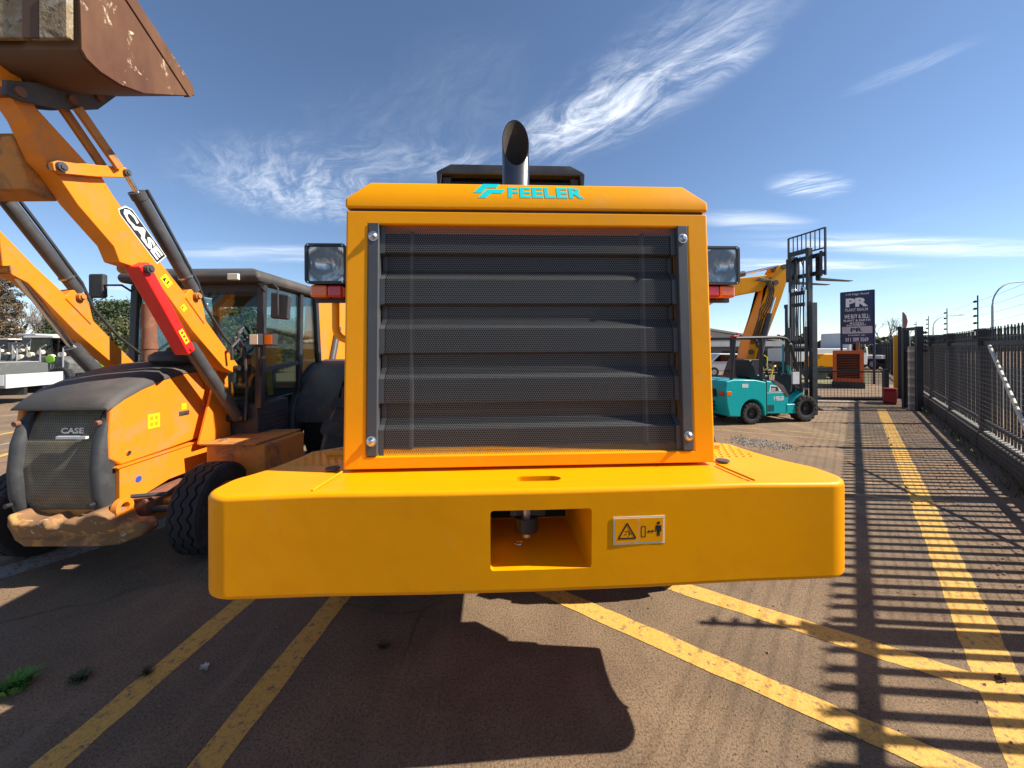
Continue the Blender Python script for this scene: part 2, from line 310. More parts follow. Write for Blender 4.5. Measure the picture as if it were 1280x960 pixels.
# ------------------------------------------------------------------ mesh helpers
class MB:
    def __init__(s): s.v = []; s.f = []
    def add(s, vs, fs):
        b = len(s.v); s.v += [tuple(q) for q in vs]; s.f += [tuple(b + i for i in f) for f in fs]; return s
    def box(s, c, d, rot=None):
        x, y, z = d[0] / 2, d[1] / 2, d[2] / 2
        vs = [Vector((a * x, b * y, e * z)) for a in (-1, 1) for b in (-1, 1) for e in (-1, 1)]
        if rot is not None: vs = [rot @ q for q in vs]
        c = Vector(c)
        return s.add([q + c for q in vs], [(0, 1, 3, 2), (4, 6, 7, 5), (0, 4, 5, 1), (2, 3, 7, 6), (0, 2, 6, 4), (1, 5, 7, 3)])
    def bx(s, x0, x1, y0, y1, z0, z1): return s.box(((x0 + x1) / 2, (y0 + y1) / 2, (z0 + z1) / 2), (x1 - x0, y1 - y0, z1 - z0))
    def prism(s, poly, lo, hi, axis='x', poly2=None):
        n = len(poly); p2 = poly2 or poly
        def m(p, h): return {'x': (h, p[0], p[1]), 'y': (p[0], h, p[1]), 'z': (p[0], p[1], h)}[axis]
        vs = [m(p, lo) for p in poly] + [m(p, hi) for p in p2]
        fs = [tuple(range(n)), tuple(range(2 * n - 1, n - 1, -1))] + [(i, (i + 1) % n, n + (i + 1) % n, n + i) for i in range(n)]
        return s.add(vs, fs)
    def cyl(s, p0, p1, r0, r1=None, n=16, cap=True):
        r1 = r0 if r1 is None else r1
        p0, p1 = Vector(p0), Vector(p1); d = (p1 - p0).normalized()
        a = d.orthogonal().normalized(); b = d.cross(a)
        ring = [(a * math.cos(2 * math.pi * i / n) + b * math.sin(2 * math.pi * i / n)) for i in range(n)]
        vs = [p0 + q * r0 for q in ring] + [p1 + q * r1 for q in ring]
        fs = [(i, (i + 1) % n, n + (i + 1) % n, n + i) for i in range(n)]
        if cap: fs += [tuple(range(n)), tuple(range(2 * n - 1, n - 1, -1))]
        return s.add(vs, fs)
    def tube(s, pts, r, n=8):
        pts = [Vector(p) for p in pts]; m = len(pts)
        rs = r if isinstance(r, (list, tuple)) else [r] * m
        vs = []; prev = None
        for i, p in enumerate(pts):
            d = (pts[min(i + 1, m - 1)] - pts[max(i - 1, 0)]).normalized()
            if prev is None: a = d.orthogonal().normalized()
            else: a = (prev - d * prev.dot(d)).normalized()
            prev = a; b = d.cross(a)
            vs += [p + (a * math.cos(2 * math.pi * k / n) + b * math.sin(2 * math.pi * k / n)) * rs[i] for k in range(n)]
        fs = [(i * n + k, i * n + (k + 1) % n, (i + 1) * n + (k + 1) % n, (i + 1) * n + k) for i in range(m - 1) for k in range(n)]
        fs += [tuple(range(n)), tuple(range(m * n - 1, (m - 1) * n - 1, -1))]
        return s.add(vs, fs)
    def lathe(s, prof, o, axis, n=32, closed=False):
        o = Vector(o); d = Vector(axis).normalized(); a = d.orthogonal().normalized(); b = d.cross(a)
        m = len(prof); vs = []
        for (r, h) in prof:
            vs += [o + d * h + (a * math.cos(2 * math.pi * k / n) + b * math.sin(2 * math.pi * k / n)) * r for k in range(n)]
        rng = m if closed else m - 1
        fs = [(i * n + k, i * n + (k + 1) % n, ((i + 1) % m) * n + (k + 1) % n, ((i + 1) % m) * n + k) for i in range(rng) for k in range(n)]
        return s.add(vs, fs)
    def build(s, name, mat, parent=None, bevel=0.0, seg=2, ang=35, off=None, weld=True):
        me = bpy.data.meshes.new(name)
        vs = s.v if off is None else [(a - off[0], b - off[1], c - off[2]) for a, b, c in s.v]
        me.from_pydata(vs, [], s.f)
        if weld:
            bm = bmesh.new(); bm.from_mesh(me)
            bmesh.ops.recalc_face_normals(bm, faces=bm.faces); bm.to_mesh(me); bm.free()
        me.polygons.foreach_set('use_smooth', [True] * len(me.polygons))
        me.set_sharp_from_angle(angle=R(ang))
        me.materials.append(MATS[mat])
        o = bpy.data.objects.new(name, me); COL.objects.link(o)
        if parent is not None: o.parent = parent
        if bevel:
            bv = o.modifiers.new('bevel', 'BEVEL'); bv.width = bevel; bv.segments = seg
            bv.limit_method = 'ANGLE'; bv.angle_limit = R(30); bv.harden_normals = True
        return o
def thing(name, label, cat, loc=(0, 0, 0), rz=0.0, group=None):
    o = bpy.data.objects.new(name, None); COL.objects.link(o); o.empty_display_size = 0.2
    o.location = loc; o.rotation_euler = (0, 0, rz)
    tag(o, label, cat, group); return o
def tag(o, label=None, cat=None, group=None, kind=None):
    if label: o['label'] = label
    if cat: o['category'] = cat
    if group: o['group'] = group
    if kind: o['kind'] = kind
    return o
def dup(src, parent, loc=None, rot=None, scale=None):
    c = src.copy(); COL.objects.link(c); c.parent = parent
    if loc is not None: c.location = loc
    if rot is not None: c.rotation_euler = rot
    if scale is not None: c.scale = scale
    for ch in [q for q in src.children]:
        g = ch.copy(); COL.objects.link(g); g.parent = c
    return c
DG = None
def text(name, body, mat, parent, origin, xdir, ydir, w, h, offset=0.0, shear=0.0, thick=0.0015, space=1.0):
    """flat lettering: lower-left corner at origin, stretched to w x h along xdir / ydir"""
    cu = bpy.data.curves.new(name, 'FONT'); cu.body = body; cu.size = 1.0; cu.offset = offset; cu.shear = shear; cu.space_character = space
    cu.resolution_u = 2
    o = bpy.data.objects.new(name + '_src', cu); COL.objects.link(o)
    dg = bpy.context.evaluated_depsgraph_get()
    me = bpy.data.meshes.new_from_object(o.evaluated_get(dg))
    bpy.data.objects.remove(o)
    co = np.empty(len(me.vertices) * 3); me.vertices.foreach_get('co', co); co = co.reshape(-1, 3)
    lo, hi = co.min(0), co.max(0)
    X = Vector(xdir).normalized(); Y = Vector(ydir).normalized(); O = Vector(origin); N = X.cross(Y)
    q = np.empty_like(co)
    for i, p in enumerate(co):
        r = O + X * ((p[0] - lo[0]) / max(1e-6, hi[0] - lo[0]) * w) + Y * ((p[1] - lo[1]) / max(1e-6, hi[1] - lo[1]) * h) + N * thick
        q[i] = r
    me.vertices.foreach_set('co', q.ravel()); me.update()
    me.materials.clear(); me.materials.append(MATS[mat])
    ob = bpy.data.objects.new(name, me); COL.objects.link(ob); ob.parent = parent
    return ob
def plate(name, mat, parent, poly, O, X, Y, t0=0.0, t1=0.002):
    """flat print: polygon (2D) in the plane O + X,Y, from t0 to t1 along the normal"""
    O, X, Y = Vector(O), Vector(X).normalized(), Vector(Y).normalized(); N = X.cross(Y)
    n = len(poly); mb = MB()
    vs = [O + X * a + Y * b + N * t0 for a, b in poly] + [O + X * a + Y * b + N * t1 for a, b in poly]
    mb.add(vs, [tuple(range(n)), tuple(range(2 * n - 1, n - 1, -1))] + [(i, (i + 1) % n, n + (i + 1) % n, n + i) for i in range(n)])
    return mb.build(name, mat, parent)
def rect(w, h, x=0, y=0): return [(x, y), (x + w, y), (x + w, y + h), (x, y + h)]
def perforated(path, x0, x1, pitch, hole, name, mat, parent):
    """a sheet of hexagonal holes: path = list of (y,z) folded along x; real holes, one mesh"""
    seg = [math.dist(path[i], path[i + 1]) for i in range(len(path) - 1)]; cum = np.concatenate([[0], np.cumsum(seg)])
    P = np.array(path)
    row = pitch * math.sqrt(3) / 2; nr = int(cum[-1] / row); nc = int((x1 - x0) / pitch)
    ang = np.array([math.pi / 6 + k * math.pi / 3 for k in range(6)])
    ro = pitch / math.sqrt(3)
    cx, cs = [], []
    for r in range(nr):
        xs = x0 + (np.arange(nc - (r % 2)) + 0.5 + 0.5 * (r % 2)) * pitch
        cx.append(xs); cs.append(np.full(len(xs), (r + 0.5) * row))
    cx = np.concatenate(cx); cs = np.concatenate(cs); n = len(cx)
    out = np.stack([cx[:, None] + ro * np.cos(ang), cs[:, None] + ro * np.sin(ang)], -1)
    inn = np.stack([cx[:, None] + hole * np.cos(ang), cs[:, None] + hole * np.sin(ang)], -1)
    uv = np.concatenate([out, inn], 1).reshape(-1, 2)
    s = np.clip(uv[:, 1], 0, cum[-1])
    y = np.interp(s, cum, P[:, 0]); z = np.interp(s, cum, P[:, 1])
    co = np.stack([np.clip(uv[:, 0], x0, x1), y, z], -1)
    b = (np.arange(n) * 12)[:, None, None]
    k = np.arange(6); k2 = (k + 1) % 6
    q = np.stack([k, k2, 6 + k2, 6 + k], -1)[None] + b
    me = bpy.data.meshes.new(name); nf = n * 6
    me.vertices.add(len(co)); me.vertices.foreach_set('co', co.ravel())
    me.loops.add(nf * 4); me.loops.foreach_set('vertex_index', q.reshape(-1).astype(np.int32))
    me.polygons.add(nf); me.polygons.foreach_set('loop_start', (np.arange(nf) * 4).astype(np.int32)); me.polygons.foreach_set('loop_total', np.full(nf, 4, np.int32))
    me.update(calc_edges=True); me.materials.append(MATS[mat])
    o = bpy.data.objects.new(name, me); COL.objects.link(o); o.parent = parent
    return o
def tyre_mesh(mb, c, axis, r, w, lug='road', n=40, lugs=22):
    """tyre about centre c; axis is the axle direction"""
    hw = w / 2; ri = r * 0.56
    prof = [(ri, -hw * 0.78), (ri * 1.06, -hw * 0.92), (r * 0.80, -hw * 1.0), (r * 0.93, -hw * 0.95), (r * 0.985, -hw * 0.80), (r * 0.985, -hw * 0.3),
            (r * 0.985, hw * 0.3), (r * 0.985, hw * 0.80), (r * 0.93, hw * 0.95), (r * 0.80, hw * 1.0), (ri * 1.06, hw * 0.92), (ri, hw * 0.78)]
    if lug != 'road': prof = [((q[0] - ri) * 0.955 + ri, q[1]) for q in prof]
    d = Vector(axis).normalized(); a = d.orthogonal().normalized(); b = d.cross(a); c = Vector(c)
    if lug == 'road':
        for g in (-0.55, 0.0, 0.55):
            pass
        pr = prof[:5] + [(r * 0.985, -hw * 0.58), (r * 0.955, -hw * 0.55), (r * 0.955, -hw * 0.47), (r, -hw * 0.44), (r, -hw * 0.06), (r * 0.965, -hw * 0.04),
              (r * 0.965, hw * 0.04), (r, hw * 0.06), (r, hw * 0.44), (r * 0.955, hw * 0.47), (r * 0.955, hw * 0.55), (r * 0.985, hw * 0.58)] + prof[7:]
        m = len(pr)
        vs = []
        for (rr, h) in pr:
            for k in range(n * 2):
                th = math.pi * k / n
                z = 0.012 * (1 if (k // 2) % 2 else -1) if abs(h) < hw * 0.7 else 0
                vs.append(c + d * (h + z) + (a * math.cos(th) + b * math.sin(th)) * rr)
        nn = n * 2
        mb.add(vs, [(i * nn + k, i * nn + (k + 1) % nn, (i + 1) * nn + (k + 1) % nn, (i + 1) * nn + k) for i in range(m - 1) for k in range(nn)])
    else:
        mb.lathe(prof, c, d, n)
        for k in range(lugs * 2):
            side = 1 if k % 2 else -1
            th0 = math.pi * k / lugs
            pts = []
            for (f0, f1, rr) in ((0.02, 0.0, r), (0.98, 0.55, r * 0.985), (1.03, 0.62, r * 0.86)):
                h = side * hw * f0
                for dth in (-0.42, 0.42):
                    th = th0 + (f1 * 1.2 + dth) * math.pi / lugs * (1.0 if lug == 'chevron' else 0.9)
                    for q in (rr, rr * 0.93 - 0.005):
                        pts.append(c + d * h + (a * math.cos(th) + b * math.sin(th)) * q)
            fs = []
            for i in range(2):
                o0, o1 = i * 4, (i + 1) * 4
                fs += [(o0, o1, o1 + 2, o0 + 2), (o0, o0 + 1, o1 + 1, o1), (o0 + 2, o1 + 2, o1 + 3, o0 + 3)]
            fs += [(0, 2, 3, 1), (8, 9, 11, 10)]
            mb.add(pts, fs)
    return mb
def wheel(parent, c, axis, r, w, rim_mat, lug='road', out=1, lugs=22, name='wheel', off=None, bolts=8):
    """wheel (rim) with its tyre as a sub-part; axis points outwards"""
    d = Vector(axis).normalized(); hw = w / 2; ri = r * 0.56; c = Vector(c)
    mb = MB().lathe([(ri * 1.02, hw * 0.80), (ri * 0.94, hw * 0.80), (ri * 0.90, hw * 0.35), (ri * 0.60, hw * 0.18), (ri * 0.52, hw * 0.32), (ri * 0.30, hw * 0.34), (ri * 0.28, hw * 0.6), (0.001, hw * 0.62)], c, d, 28)
    mb.lathe([(ri * 1.02, -hw * 0.80), (ri * 0.94, -hw * 0.80), (ri * 0.90, -hw * 0.1), (0.001, -hw * 0.1)], c, d, 28)
    a = d.orthogonal().normalized(); b = d.cross(a)
    for k in range(bolts):
        th = 2 * math.pi * k / bolts; p = c + (a * math.cos(th) + b * math.sin(th)) * ri * 0.42
        mb.cyl(p + d * hw * 0.3, p + d * hw * 0.45, r * 0.025, n=6)
    o = mb.build(name, rim_mat, parent, off=off)
    t = tyre_mesh(MB(), c, d, r, w, lug, lugs=lugs).build('tyre', 'rubber', o, off=off)
    return o
# ================================================================== the setting
def sheet(name, mat, pts, z, parent=None):
    me = bpy.data.meshes.new(name); me.from_pydata([(p[0], p[1], z) for p in pts], [], [tuple(range(len(pts)))])
    bm = bmesh.new(); bm.from_mesh(me)
    bmesh.ops.recalc_face_normals(bm, faces=bm.faces)
    for f in bm.faces:
        if f.normal.z < 0: f.normal_flip()
    bm.to_mesh(me); bm.free()
    me.materials.append(MATS[mat]); o = bpy.data.objects.new(name, me); COL.objects.link(o)
    if parent: o.parent = parent
    return o
ground = sheet('ground', 'asphalt', [(-900, -40), (900, -40), (900, 1500), (-900, 1500)], 0.0)
tag(ground, 'dusty brown asphalt yard with worn yellow bay lines', 'ground', kind='structure')
def g2(px, py): p = on_z(px, py); return (p.x, p.y)
def stripe(a, b, w, mat='line_yellow', ext0=0.0, ext1=0.0, z=0.0016):
    """painted line of width w metres whose centre runs through two sighted ground points"""
    a, b = Vector(g2(*a)), Vector(g2(*b)); d = (b - a).normalized(); n = Vector((-d.y, d.x)) * (w / 2)
    a = a - d * ext0; b = b + d * ext1
    rnd = random.Random(int(abs(a.x * 100 + b.y * 10)))
    L = (b - a).length; k = max(2, int(L / 0.12)); k = min(k, 160)
    le = [a + d * (L * i / k) + n * (1 + rnd.uniform(-0.10, 0.06)) for i in range(k + 1)]
    ri = [a + d * (L * i / k) - n * (1 + rnd.uniform(-0.10, 0.06)) for i in range(k + 1)]
    me = bpy.data.meshes.new('painted_line')
    me.from_pydata([(p.x, p.y, z) for p in le + ri], [], [(i, k + 1 + i, k + 2 + i, i + 1) for i in range(k)])
    me.materials.append(MATS[mat]); o = bpy.data.objects.new('painted_line', me); COL.objects.link(o); o.parent = ground
    me.update()
    return o
stripe((1101.5, 511), (1218, 780), 0.205, ext1=2.2)
stripe((940, 763), (1213, 850), 0.165, ext0=1.4, ext1=0.25, z=0.0024)
stripe((940, 851), (1150, 943), 0.155, ext0=1.9, ext1=0.9, z=0.0032)
stripe((309, 747), (58, 960), 0.155, ext0=3.0, ext1=0.8)
stripe((426, 745), (255, 960), 0.155, ext0=2.6, ext1=0.8)
stripe((904, 533), (1111, 548), 0.10, 'line_worn', ext0=6)
stripe((905, 538), (1115, 556), 0.10, 'line_worn', ext0=6)
stripe((1040, 514), (1096, 511), 0.16, 'line_worn', ext0=5, z=0.004)
stripe((1070, 602), (1134, 609), 0.09, 'line_worn', ext0=3)
stripe((1072, 618), (1141, 628), 0.09, 'line_worn', ext0=3)
stripe((1060, 530), (1100, 533), 0.08, 'line_white', z=0.004)
stripe((30, 707), (115, 681), 0.30, 'line_white', ext0=4, ext1=1.3)
for (a, b, w, mt) in (((2, 520), (24, 518), 0.16, 'line_white'), ((0, 543), (22, 539), 0.14, 'line_yellow'), ((0, 556), (20, 552), 0.12, 'line_white'), ((0, 570), (18, 565), 0.14, 'line_yellow')):
    stripe(a, b, w, mt, ext0=9, ext1=0.5)

# fence line frame: local x runs along the fence, away from the camera
FX0 = 2.33
FU = Vector((0.6615, 0.75)).normalized(); FANG = math.atan2(FU.y, FU.x)
FN = Vector((FU.y, -FU.x))              # to the outside of the yard
def fpt(t, n=0.0, z=0.0): return Vector((FX0 + FU.x * t + FN.x * n, FU.y * t + FN.y * n, z))
rnd = random.Random(5)
edge = []
for i in range(70):
    t = -4 + i * 0.45
    edge.append(fpt(t, -(0.70 + 0.22 * math.sin(i * 0.7) + rnd.uniform(-0.10, 0.16))))
verge = sheet('soil_verge', 'soil', [(p.x, p.y) for p in edge] + [tuple(fpt(-4 + 69 * 0.45, 0.3).xy), tuple(fpt(-4, 0.3).xy)], 0.004)
tag(verge, 'bare soil strip along the foot of the palisade fence', 'soil', kind='structure')
lawn = sheet('lawn', 'lawn', [g2(985, 484), g2(1088, 482), g2(1086, 466), g2(985, 466)], 0.01)
tag(lawn, 'dry grass lawn beyond the wire gate', 'lawn', kind='structure')
street = sheet('street', 'street_tar', [tuple(fpt(-8, 1.6).xy), tuple(fpt(-8, 9).xy), tuple(fpt(140, 9).xy), tuple(fpt(140, 1.6).xy)], 0.006)
tag(street, 'dark tarred street outside the palisade fence', 'street', kind='structure')
mbh = MB(); hv = []; NH = 120
for i in range(NH):
    a = R(-5) + R(190) * i / (NH - 1)
    hh = 22 + 9 * math.sin(i * 0.31) + 5 * math.sin(i * 0.83 + 1) + 2 * math.sin(i * 2.1)
    hv += [(1150 * math.cos(a), 1150 * math.sin(a) - 20, -2), (1180 * math.cos(a), 1180 * math.sin(a) - 20, max(8, hh)), (1350 * math.cos(a), 1350 * math.sin(a) - 20, -2)]
mbh.add(hv, [(3 * i, 3 * i + 3, 3 * i + 4, 3 * i + 1) for i in range(NH - 1)] + [(3 * i + 1, 3 * i + 4, 3 * i + 5, 3 * i + 2) for i in range(NH - 1)])
hills = mbh.build('hills', 'hill'); tag(hills, 'low hazy hills on the horizon', 'hills', kind='structure')

# ------------------------------------------------------------------ palisade fence with plinth, mesh and electric strands
POST_T = [-3.1 + 3.1 * i for i in range(8)]         # -3.1 .. 18.6
T0, T1 = -3.1, 18.6
fence = thing('palisade_fence', 'black steel palisade fence with concrete plinth and electric strands', 'fence', (FX0, 0, 0), FANG)
# in the fence frame: x along, y to the LEFT (into the yard), z up
pk = [(-0.031, 0.36), (0.031, 0.36), (0.031, 2.08), (0.040, 2.15), (0.014, 2.11), (0, 2.19), (-0.014, 2.11), (-0.040, 2.15), (-0.031, 2.08)]
mbp = MB().prism(pk, -0.012, 0.004, 'y')
p0 = mbp.build('picket', 'fence_steel', fence)
n_pk = int((T1 - T0) / 0.175)
for i in range(n_pk):
    t = T0 + 0.0875 + 0.175 * i
    if any(abs(t - q) < 0.085 for q in POST_T): continue
    o = p0 if i == 0 else dup(p0, fence)
    o.location = (t, -0.03 + rnd.uniform(-0.004, 0.004), rnd.uniform(-0.008, 0.008)); o.rotation_euler = (0, rnd.uniform(-0.006, 0.006), 0)
post0 = None
for i, t in enumerate(POST_T):
    if post0 is None:
        post0 = MB().bx(-0.065, 0.065, -0.055, 0.055, 0, 2.16).bx(-0.07, 0.07, -0.06, 0.06, 2.16, 2.18).build('post', 'fence_steel', fence, bevel=0.006)
        br0 = MB().bx(-0.022, 0.022, 0.062, 0.075, 1.75, 2.78).build('bracket', 'fence_steel', fence)
        for k in range(6): MB().lathe([(0.001, -0.045), (0.020, -0.045), (0.012, -0.03), (0.022, -0.015), (0.012, 0), (0.022, 0.015), (0.012, 0.03), (0.020, 0.045), (0.001, 0.045)], (0, 0.10, 2.02 + 0.13 * k), (1, 0, 0), 8).build('insulator', 'insulator', br0)
    else:
        dup(post0, fence, (t, 0, 0)); dup(br0, fence, (t, 0, 0)); continue
    post0.location = (t, 0, 0); br0.location = (t, 0, 0)
for k in range(6):
    pts = []
    for i in range(len(POST_T) - 1):
        a, b = POST_T[i], POST_T[i + 1]
        for j in range(4):
            f = j / 4; pts.append((a + (b - a) * f, 0.10, 2.02 + 0.13 * k - 0.02 * 4 * f * (1 - f)))
    pts.append((POST_T[-1], 0.10, 2.02 + 0.13 * k))
    MB().tube(pts, 0.0022, 4).build('electric_strand', 'fence_wire', fence)
for i in range(len(POST_T) - 1):
    a, b = POST_T[i] + 0.066, POST_T[i + 1] - 0.066
    MB().bx(a, b, -0.024, 0.022, 1.875, 1.945).build('rail', 'fence_steel', fence)
    MB().bx(a, b, -0.024, 0.022, 0.50, 0.555).build('rail', 'fence_steel', fence)
    MB().bx(POST_T[i] + 0.068, POST_T[i + 1] - 0.068, -0.10, 0.09, -0.02, 0.31).build('plinth', 'plinth_shaded', fence, bevel=0.012)  # side coloured dark to paint in the shaded face
    MB().bx(POST_T[i] + 0.068, POST_T[i + 1] - 0.068, -0.12, 0.03, 0.311, 0.35).build('plinth_lit_top', 'concrete', fence, bevel=0.008)  # paler strip added so the plinth top looks sunlit
# welded wire mesh laid over the yard side
wm = MB()
for k in range(24):
    z = 0.10 + k * 0.076
    wm.bx(3.2, T1, 0.118, 0.1215, z, z + 0.0025)
tt = 3.2
while tt < T1:
    wm.bx(tt - 0.0012, tt + 0.0012, 0.1155, 0.1178, 0.08, 1.87); tt += 0.10
tag(wm.build('welded_mesh', 'fence_wire', fence, weld=False), kind='stuff')
# pale stay of the strainer post on the yard side, crossed by the pickets' shadows
MB().cyl((7.95, 0.16, 1.86), (3.75, 0.36, 0.02), 0.022, n=12).build('stay', 'cream_tube', fence)

# fence beyond the gate portal
ff = thing('palisade_fence', 'farther run of black palisade fence beyond the gate posts', 'fence', tuple(fpt(26.0, 0.25)), FANG)
fp = MB(); t = 0.0
while t < 42: fp.prism([(t - 0.03, 0.1), (t + 0.03, 0.1), (t + 0.03, 2.0), (t, 2.12), (t - 0.03, 2.0)], -0.006, 0.006, 'y'); t += 0.175
tag(fp.build('pickets', 'fence_steel', ff, weld=False), kind='stuff')
for k in range(14):
    MB().bx(k * 3.1 - 0.06, k * 3.1 + 0.06, 0.02, 0.14, 0, 2.2).build('post', 'fence_steel', ff)
MB().bx(0, 42, 0.012, 0.05, 1.8, 1.86).bx(0, 42, 0.012, 0.05, 0.4, 0.46).build('rail', 'fence_steel', ff)
MB().bx(0, 42, -0.08, 0.008, 0, 0.16).build('plinth', 'concrete', ff)

# gate portal: tall steel frame with brick-sized blocks, yellow boom cabinet
gq = on_z(1149, 514)
gp = thing('gate_portal', 'tall dark steel gate frame with barred leaf beside the fence', 'gate frame', tuple(gq), R(65))
MB().bx(-0.07, 0.07, -0.07, 0.07, 0, 2.45).build('post', 'fence_steel', gp, bevel=0.01)
MB().bx(0.73, 0.87, -0.07, 0.07, 0, 2.45).build('post', 'fence_steel', gp, bevel=0.01)
MB().bx(0.071, 0.729, -0.05, 0.05, 2.35, 2.44).build('lintel', 'fence_steel', gp)
MB().bx(0.071, 0.729, -0.03, 0.03, 0.1, 0.16).build('rail', 'fence_steel', gp)
MB().bx(0.071, 0.729, -0.03, 0.03, 1.70, 1.76).build('rail', 'fence_steel', gp)
for k in range(6): MB().bx(0.13 + k * 0.11, 0.16 + k * 0.11, -0.02, 0.02, 0.161, 1.699).build('bar', 'fence_steel', gp)
for k in range(5): MB().lathe([(0.03, -0.05), (0.045, -0.02), (0.03, 0), (0.045, 0.02), (0.03, 0.05)], (0.0, -0.12, 1.75 + k * 0.13), (0, 1, 0), 8).build('insulator', 'insulator', gp)
bp = thing('brick_pier', 'narrow tan brick pier against the dark gate frame', 'pier', (gq.x - 0.02, gq.y + 0.20, 0), R(65))
for k in range(22): MB().bx(-0.055, 0.055, -0.06, 0.06, 0.005 + k * 0.085, 0.082 + k * 0.085).build('brick', ('roof_tan', 'concrete', 'cream_tube')[k % 3], bp)
MB().bx(-0.05, 0.05, -0.055, 0.055, 0, 1.87).build('mortar_core', 'concrete', bp)
yb = thing('boom_barrier', 'tall yellow barrier cabinet standing by the gate frame', 'barrier', tuple(on_z(1124, 497)), FANG)
MB().prism([(-0.16, 0.02), (0.16, 0.02), (0.16, 1.9), (0.06, 2.3), (-0.06, 2.3), (-0.16, 1.9)], -0.15, 0.15, 'y').build('cabinet', 'yellow_deck', yb, bevel=0.01)
MB().bx(-0.22, 0.22, -0.2, 0.2, 0, 0.02).build('base_plate', 'fence_steel', yb)
MB().bx(-0.32, -0.22, -0.05, 0.05, 0, 2.6).bx(-0.22, 0.6, -0.05, 0.05, 2.52, 2.6).build('frame', 'fence_steel', yb)
rb = on_z(1112, 505)
rbx = thing('red_box', 'small red fire-point box on the ground by the gate post', 'box', tuple(rb), FANG)
MB().bx(-0.19, 0.19, -0.16, 0.16, 0.06, 0.46).build('body', 'red_dark', rbx, bevel=0.03)
MB().bx(-0.20, 0.20, -0.17, 0.17, 0.462, 0.52).build('lid', 'red_dark', rbx, bevel=0.02)
MB().bx(-0.18, -0.12, -0.14, 0.14, 0, 0.058).bx(0.12, 0.18, -0.14, 0.14, 0, 0.058).build('foot', 'black_metal', rbx)

# sliding wire gate
ga = on_z(1107, 503); gbv = on_z(905, 499)
gl = (gbv - ga).length; gang = math.atan2((gbv - ga).y, (gbv - ga).x)
sg = thing('sliding_gate', 'low sliding gate of fine black wire across the yard exit', 'gate', tuple(ga), gang)
MB().bx(-0.06, 0.06, -0.06, 0.06, 0, 1.12).build('post', 'fence_steel', sg)
MB().bx(0.1, gl, -0.03, 0.03, 0.05, 0.13).build('bottom_rail', 'fence_steel', sg)
MB().bx(0.1, gl, -0.025, 0.025, 1.0, 1.05).build('top_rail', 'fence_steel', sg)
gw = MB(); t = 0.1
while t < gl: gw.bx(t - 0.004, t + 0.004, -0.004, 0.004, 0.13, 1.0); t += 0.10
for k in range(9): gw.bx(0.1, gl, -0.008, -0.0045, 0.2 + k * 0.09, 0.206 + k * 0.09)
tag(gw.build('wire_infill', 'fence_steel', sg, weld=False), kind='stuff')
MB().bx(0.1, gl, 0.25, 0.45, 0.0, 0.05).build('track', 'concrete', sg)

# company board on two legs
sa = on_y(1052, 482, 20.6); sb = on_y(1091.5, 481, 19.6)
sw = (sb - sa).xy.length; sang = math.atan2(sb.y - sa.y, sb.x - sa.x)
sgn = thing('sign_board', 'tall dark blue company board on two posts above the lawn', 'sign', (sa.x, sa.y, 0), sang)
zt, zb = 4.78, 2.02
MB().bx(0, sw, -0.02, 0.03, zb, zt).build('panel', 'sign_blue', sgn)
MB().bx(-0.06, 0.03, 0.032, 0.11, 0, zt).build('post', 'sign_blue', sgn)
MB().bx(sw - 0.03, sw + 0.06, 0.032, 0.11, 0, zt).build('post', 'sign_blue', sgn)
MB().bx(0.03, sw - 0.02, -0.024, -0.0202, 2.58, 2.94).build('grey_band', 'sign_grey', sgn)
def sign_line(body, z, h, x0, x1, mat='white_print', off=0.0, sh=0.0):
    text('lettering', body, mat, sgn, (x0 * sw, -0.024, z), (1, 0, 0), (0, 0, 1), (x1 - x0) * sw, h, off, sh, 0.002)
sign_line('119 High Road', 4.54, 0.13, 0.16, 0.88, off=0.01)
sign_line('PR', 3.96, 0.46, 0.15, 0.86, off=0.05)
sign_line('PLANT REALM', 3.74, 0.15, 0.13, 0.85, 'silver_print', 0.015)
sign_line('WE BUY & SELL:', 3.36, 0.22, 0.10, 0.90, off=0.015)
sign_line('PLANT & EARTH', 3.20, 0.11, 0.08, 0.92, off=0.015)
sign_line('MOVING', 3.07, 0.09, 0.28, 0.72, off=0.015)
sign_line('EQUIPMENT', 2.96, 0.09, 0.18, 0.80, off=0.015)
sign_line('PR', 2.66, 0.21, 0.30, 0.68, 'sign_blue', 0.04)
sign_line('Contact us:', 2.46, 0.08, 0.22, 0.76, off=0.01)
sign_line('011 309 3569', 2.16, 0.21, 0.14, 0.86, off=0.01)

# orange canopy generator
gc = on_z(1060, 485)
gen = thing('generator', 'orange canopy generator with dark radiator opening below the sign', 'generator', (gc.x, gc.y, 0), R(-41))
def ring_y(x0, x1, z0, z1, wx, wz, y0, y1):
    mb = MB(); mb.bx(x0, x0 + wx, y0, y1, z0, z1); mb.bx(x1 - wx, x1, y0, y1, z0, z1); mb.bx(x0 + wx, x1 - wx, y0, y1, z0, z0 + wz); mb.bx(x0 + wx, x1 - wx, y0, y1, z1 - wz, z1); return mb
ring_y(-0.54, 0.54, 0.28, 1.72, 0.14, 0.15, -0.05, 0.05).build('front_frame', 'generator_orange', gen)
MB().bx(-0.535, 0.535, 0.052, 2.2, 0.28, 1.70).build('canopy', 'generator_orange', gen, bevel=0.04)
for k in range(14): MB().box((0, 0.0, 0.50 + k * 0.078), (0.79, 0.012, 0.055), Matrix.Rotation(R(35), 3, 'X')).build('slat', 'dark_core', gen)
MB().bx(-0.58, 0.58, -0.1, 2.3, 0.0, 0.27).build('skid', 'black_metal', gen, bevel=0.02)
MB().tube([(0.35, 1.0, 1.6), (0.35, 1.0, 2.0), (0.35, 0.85, 2.1)], 0.06, 10).build('exhaust', 'rust', gen)

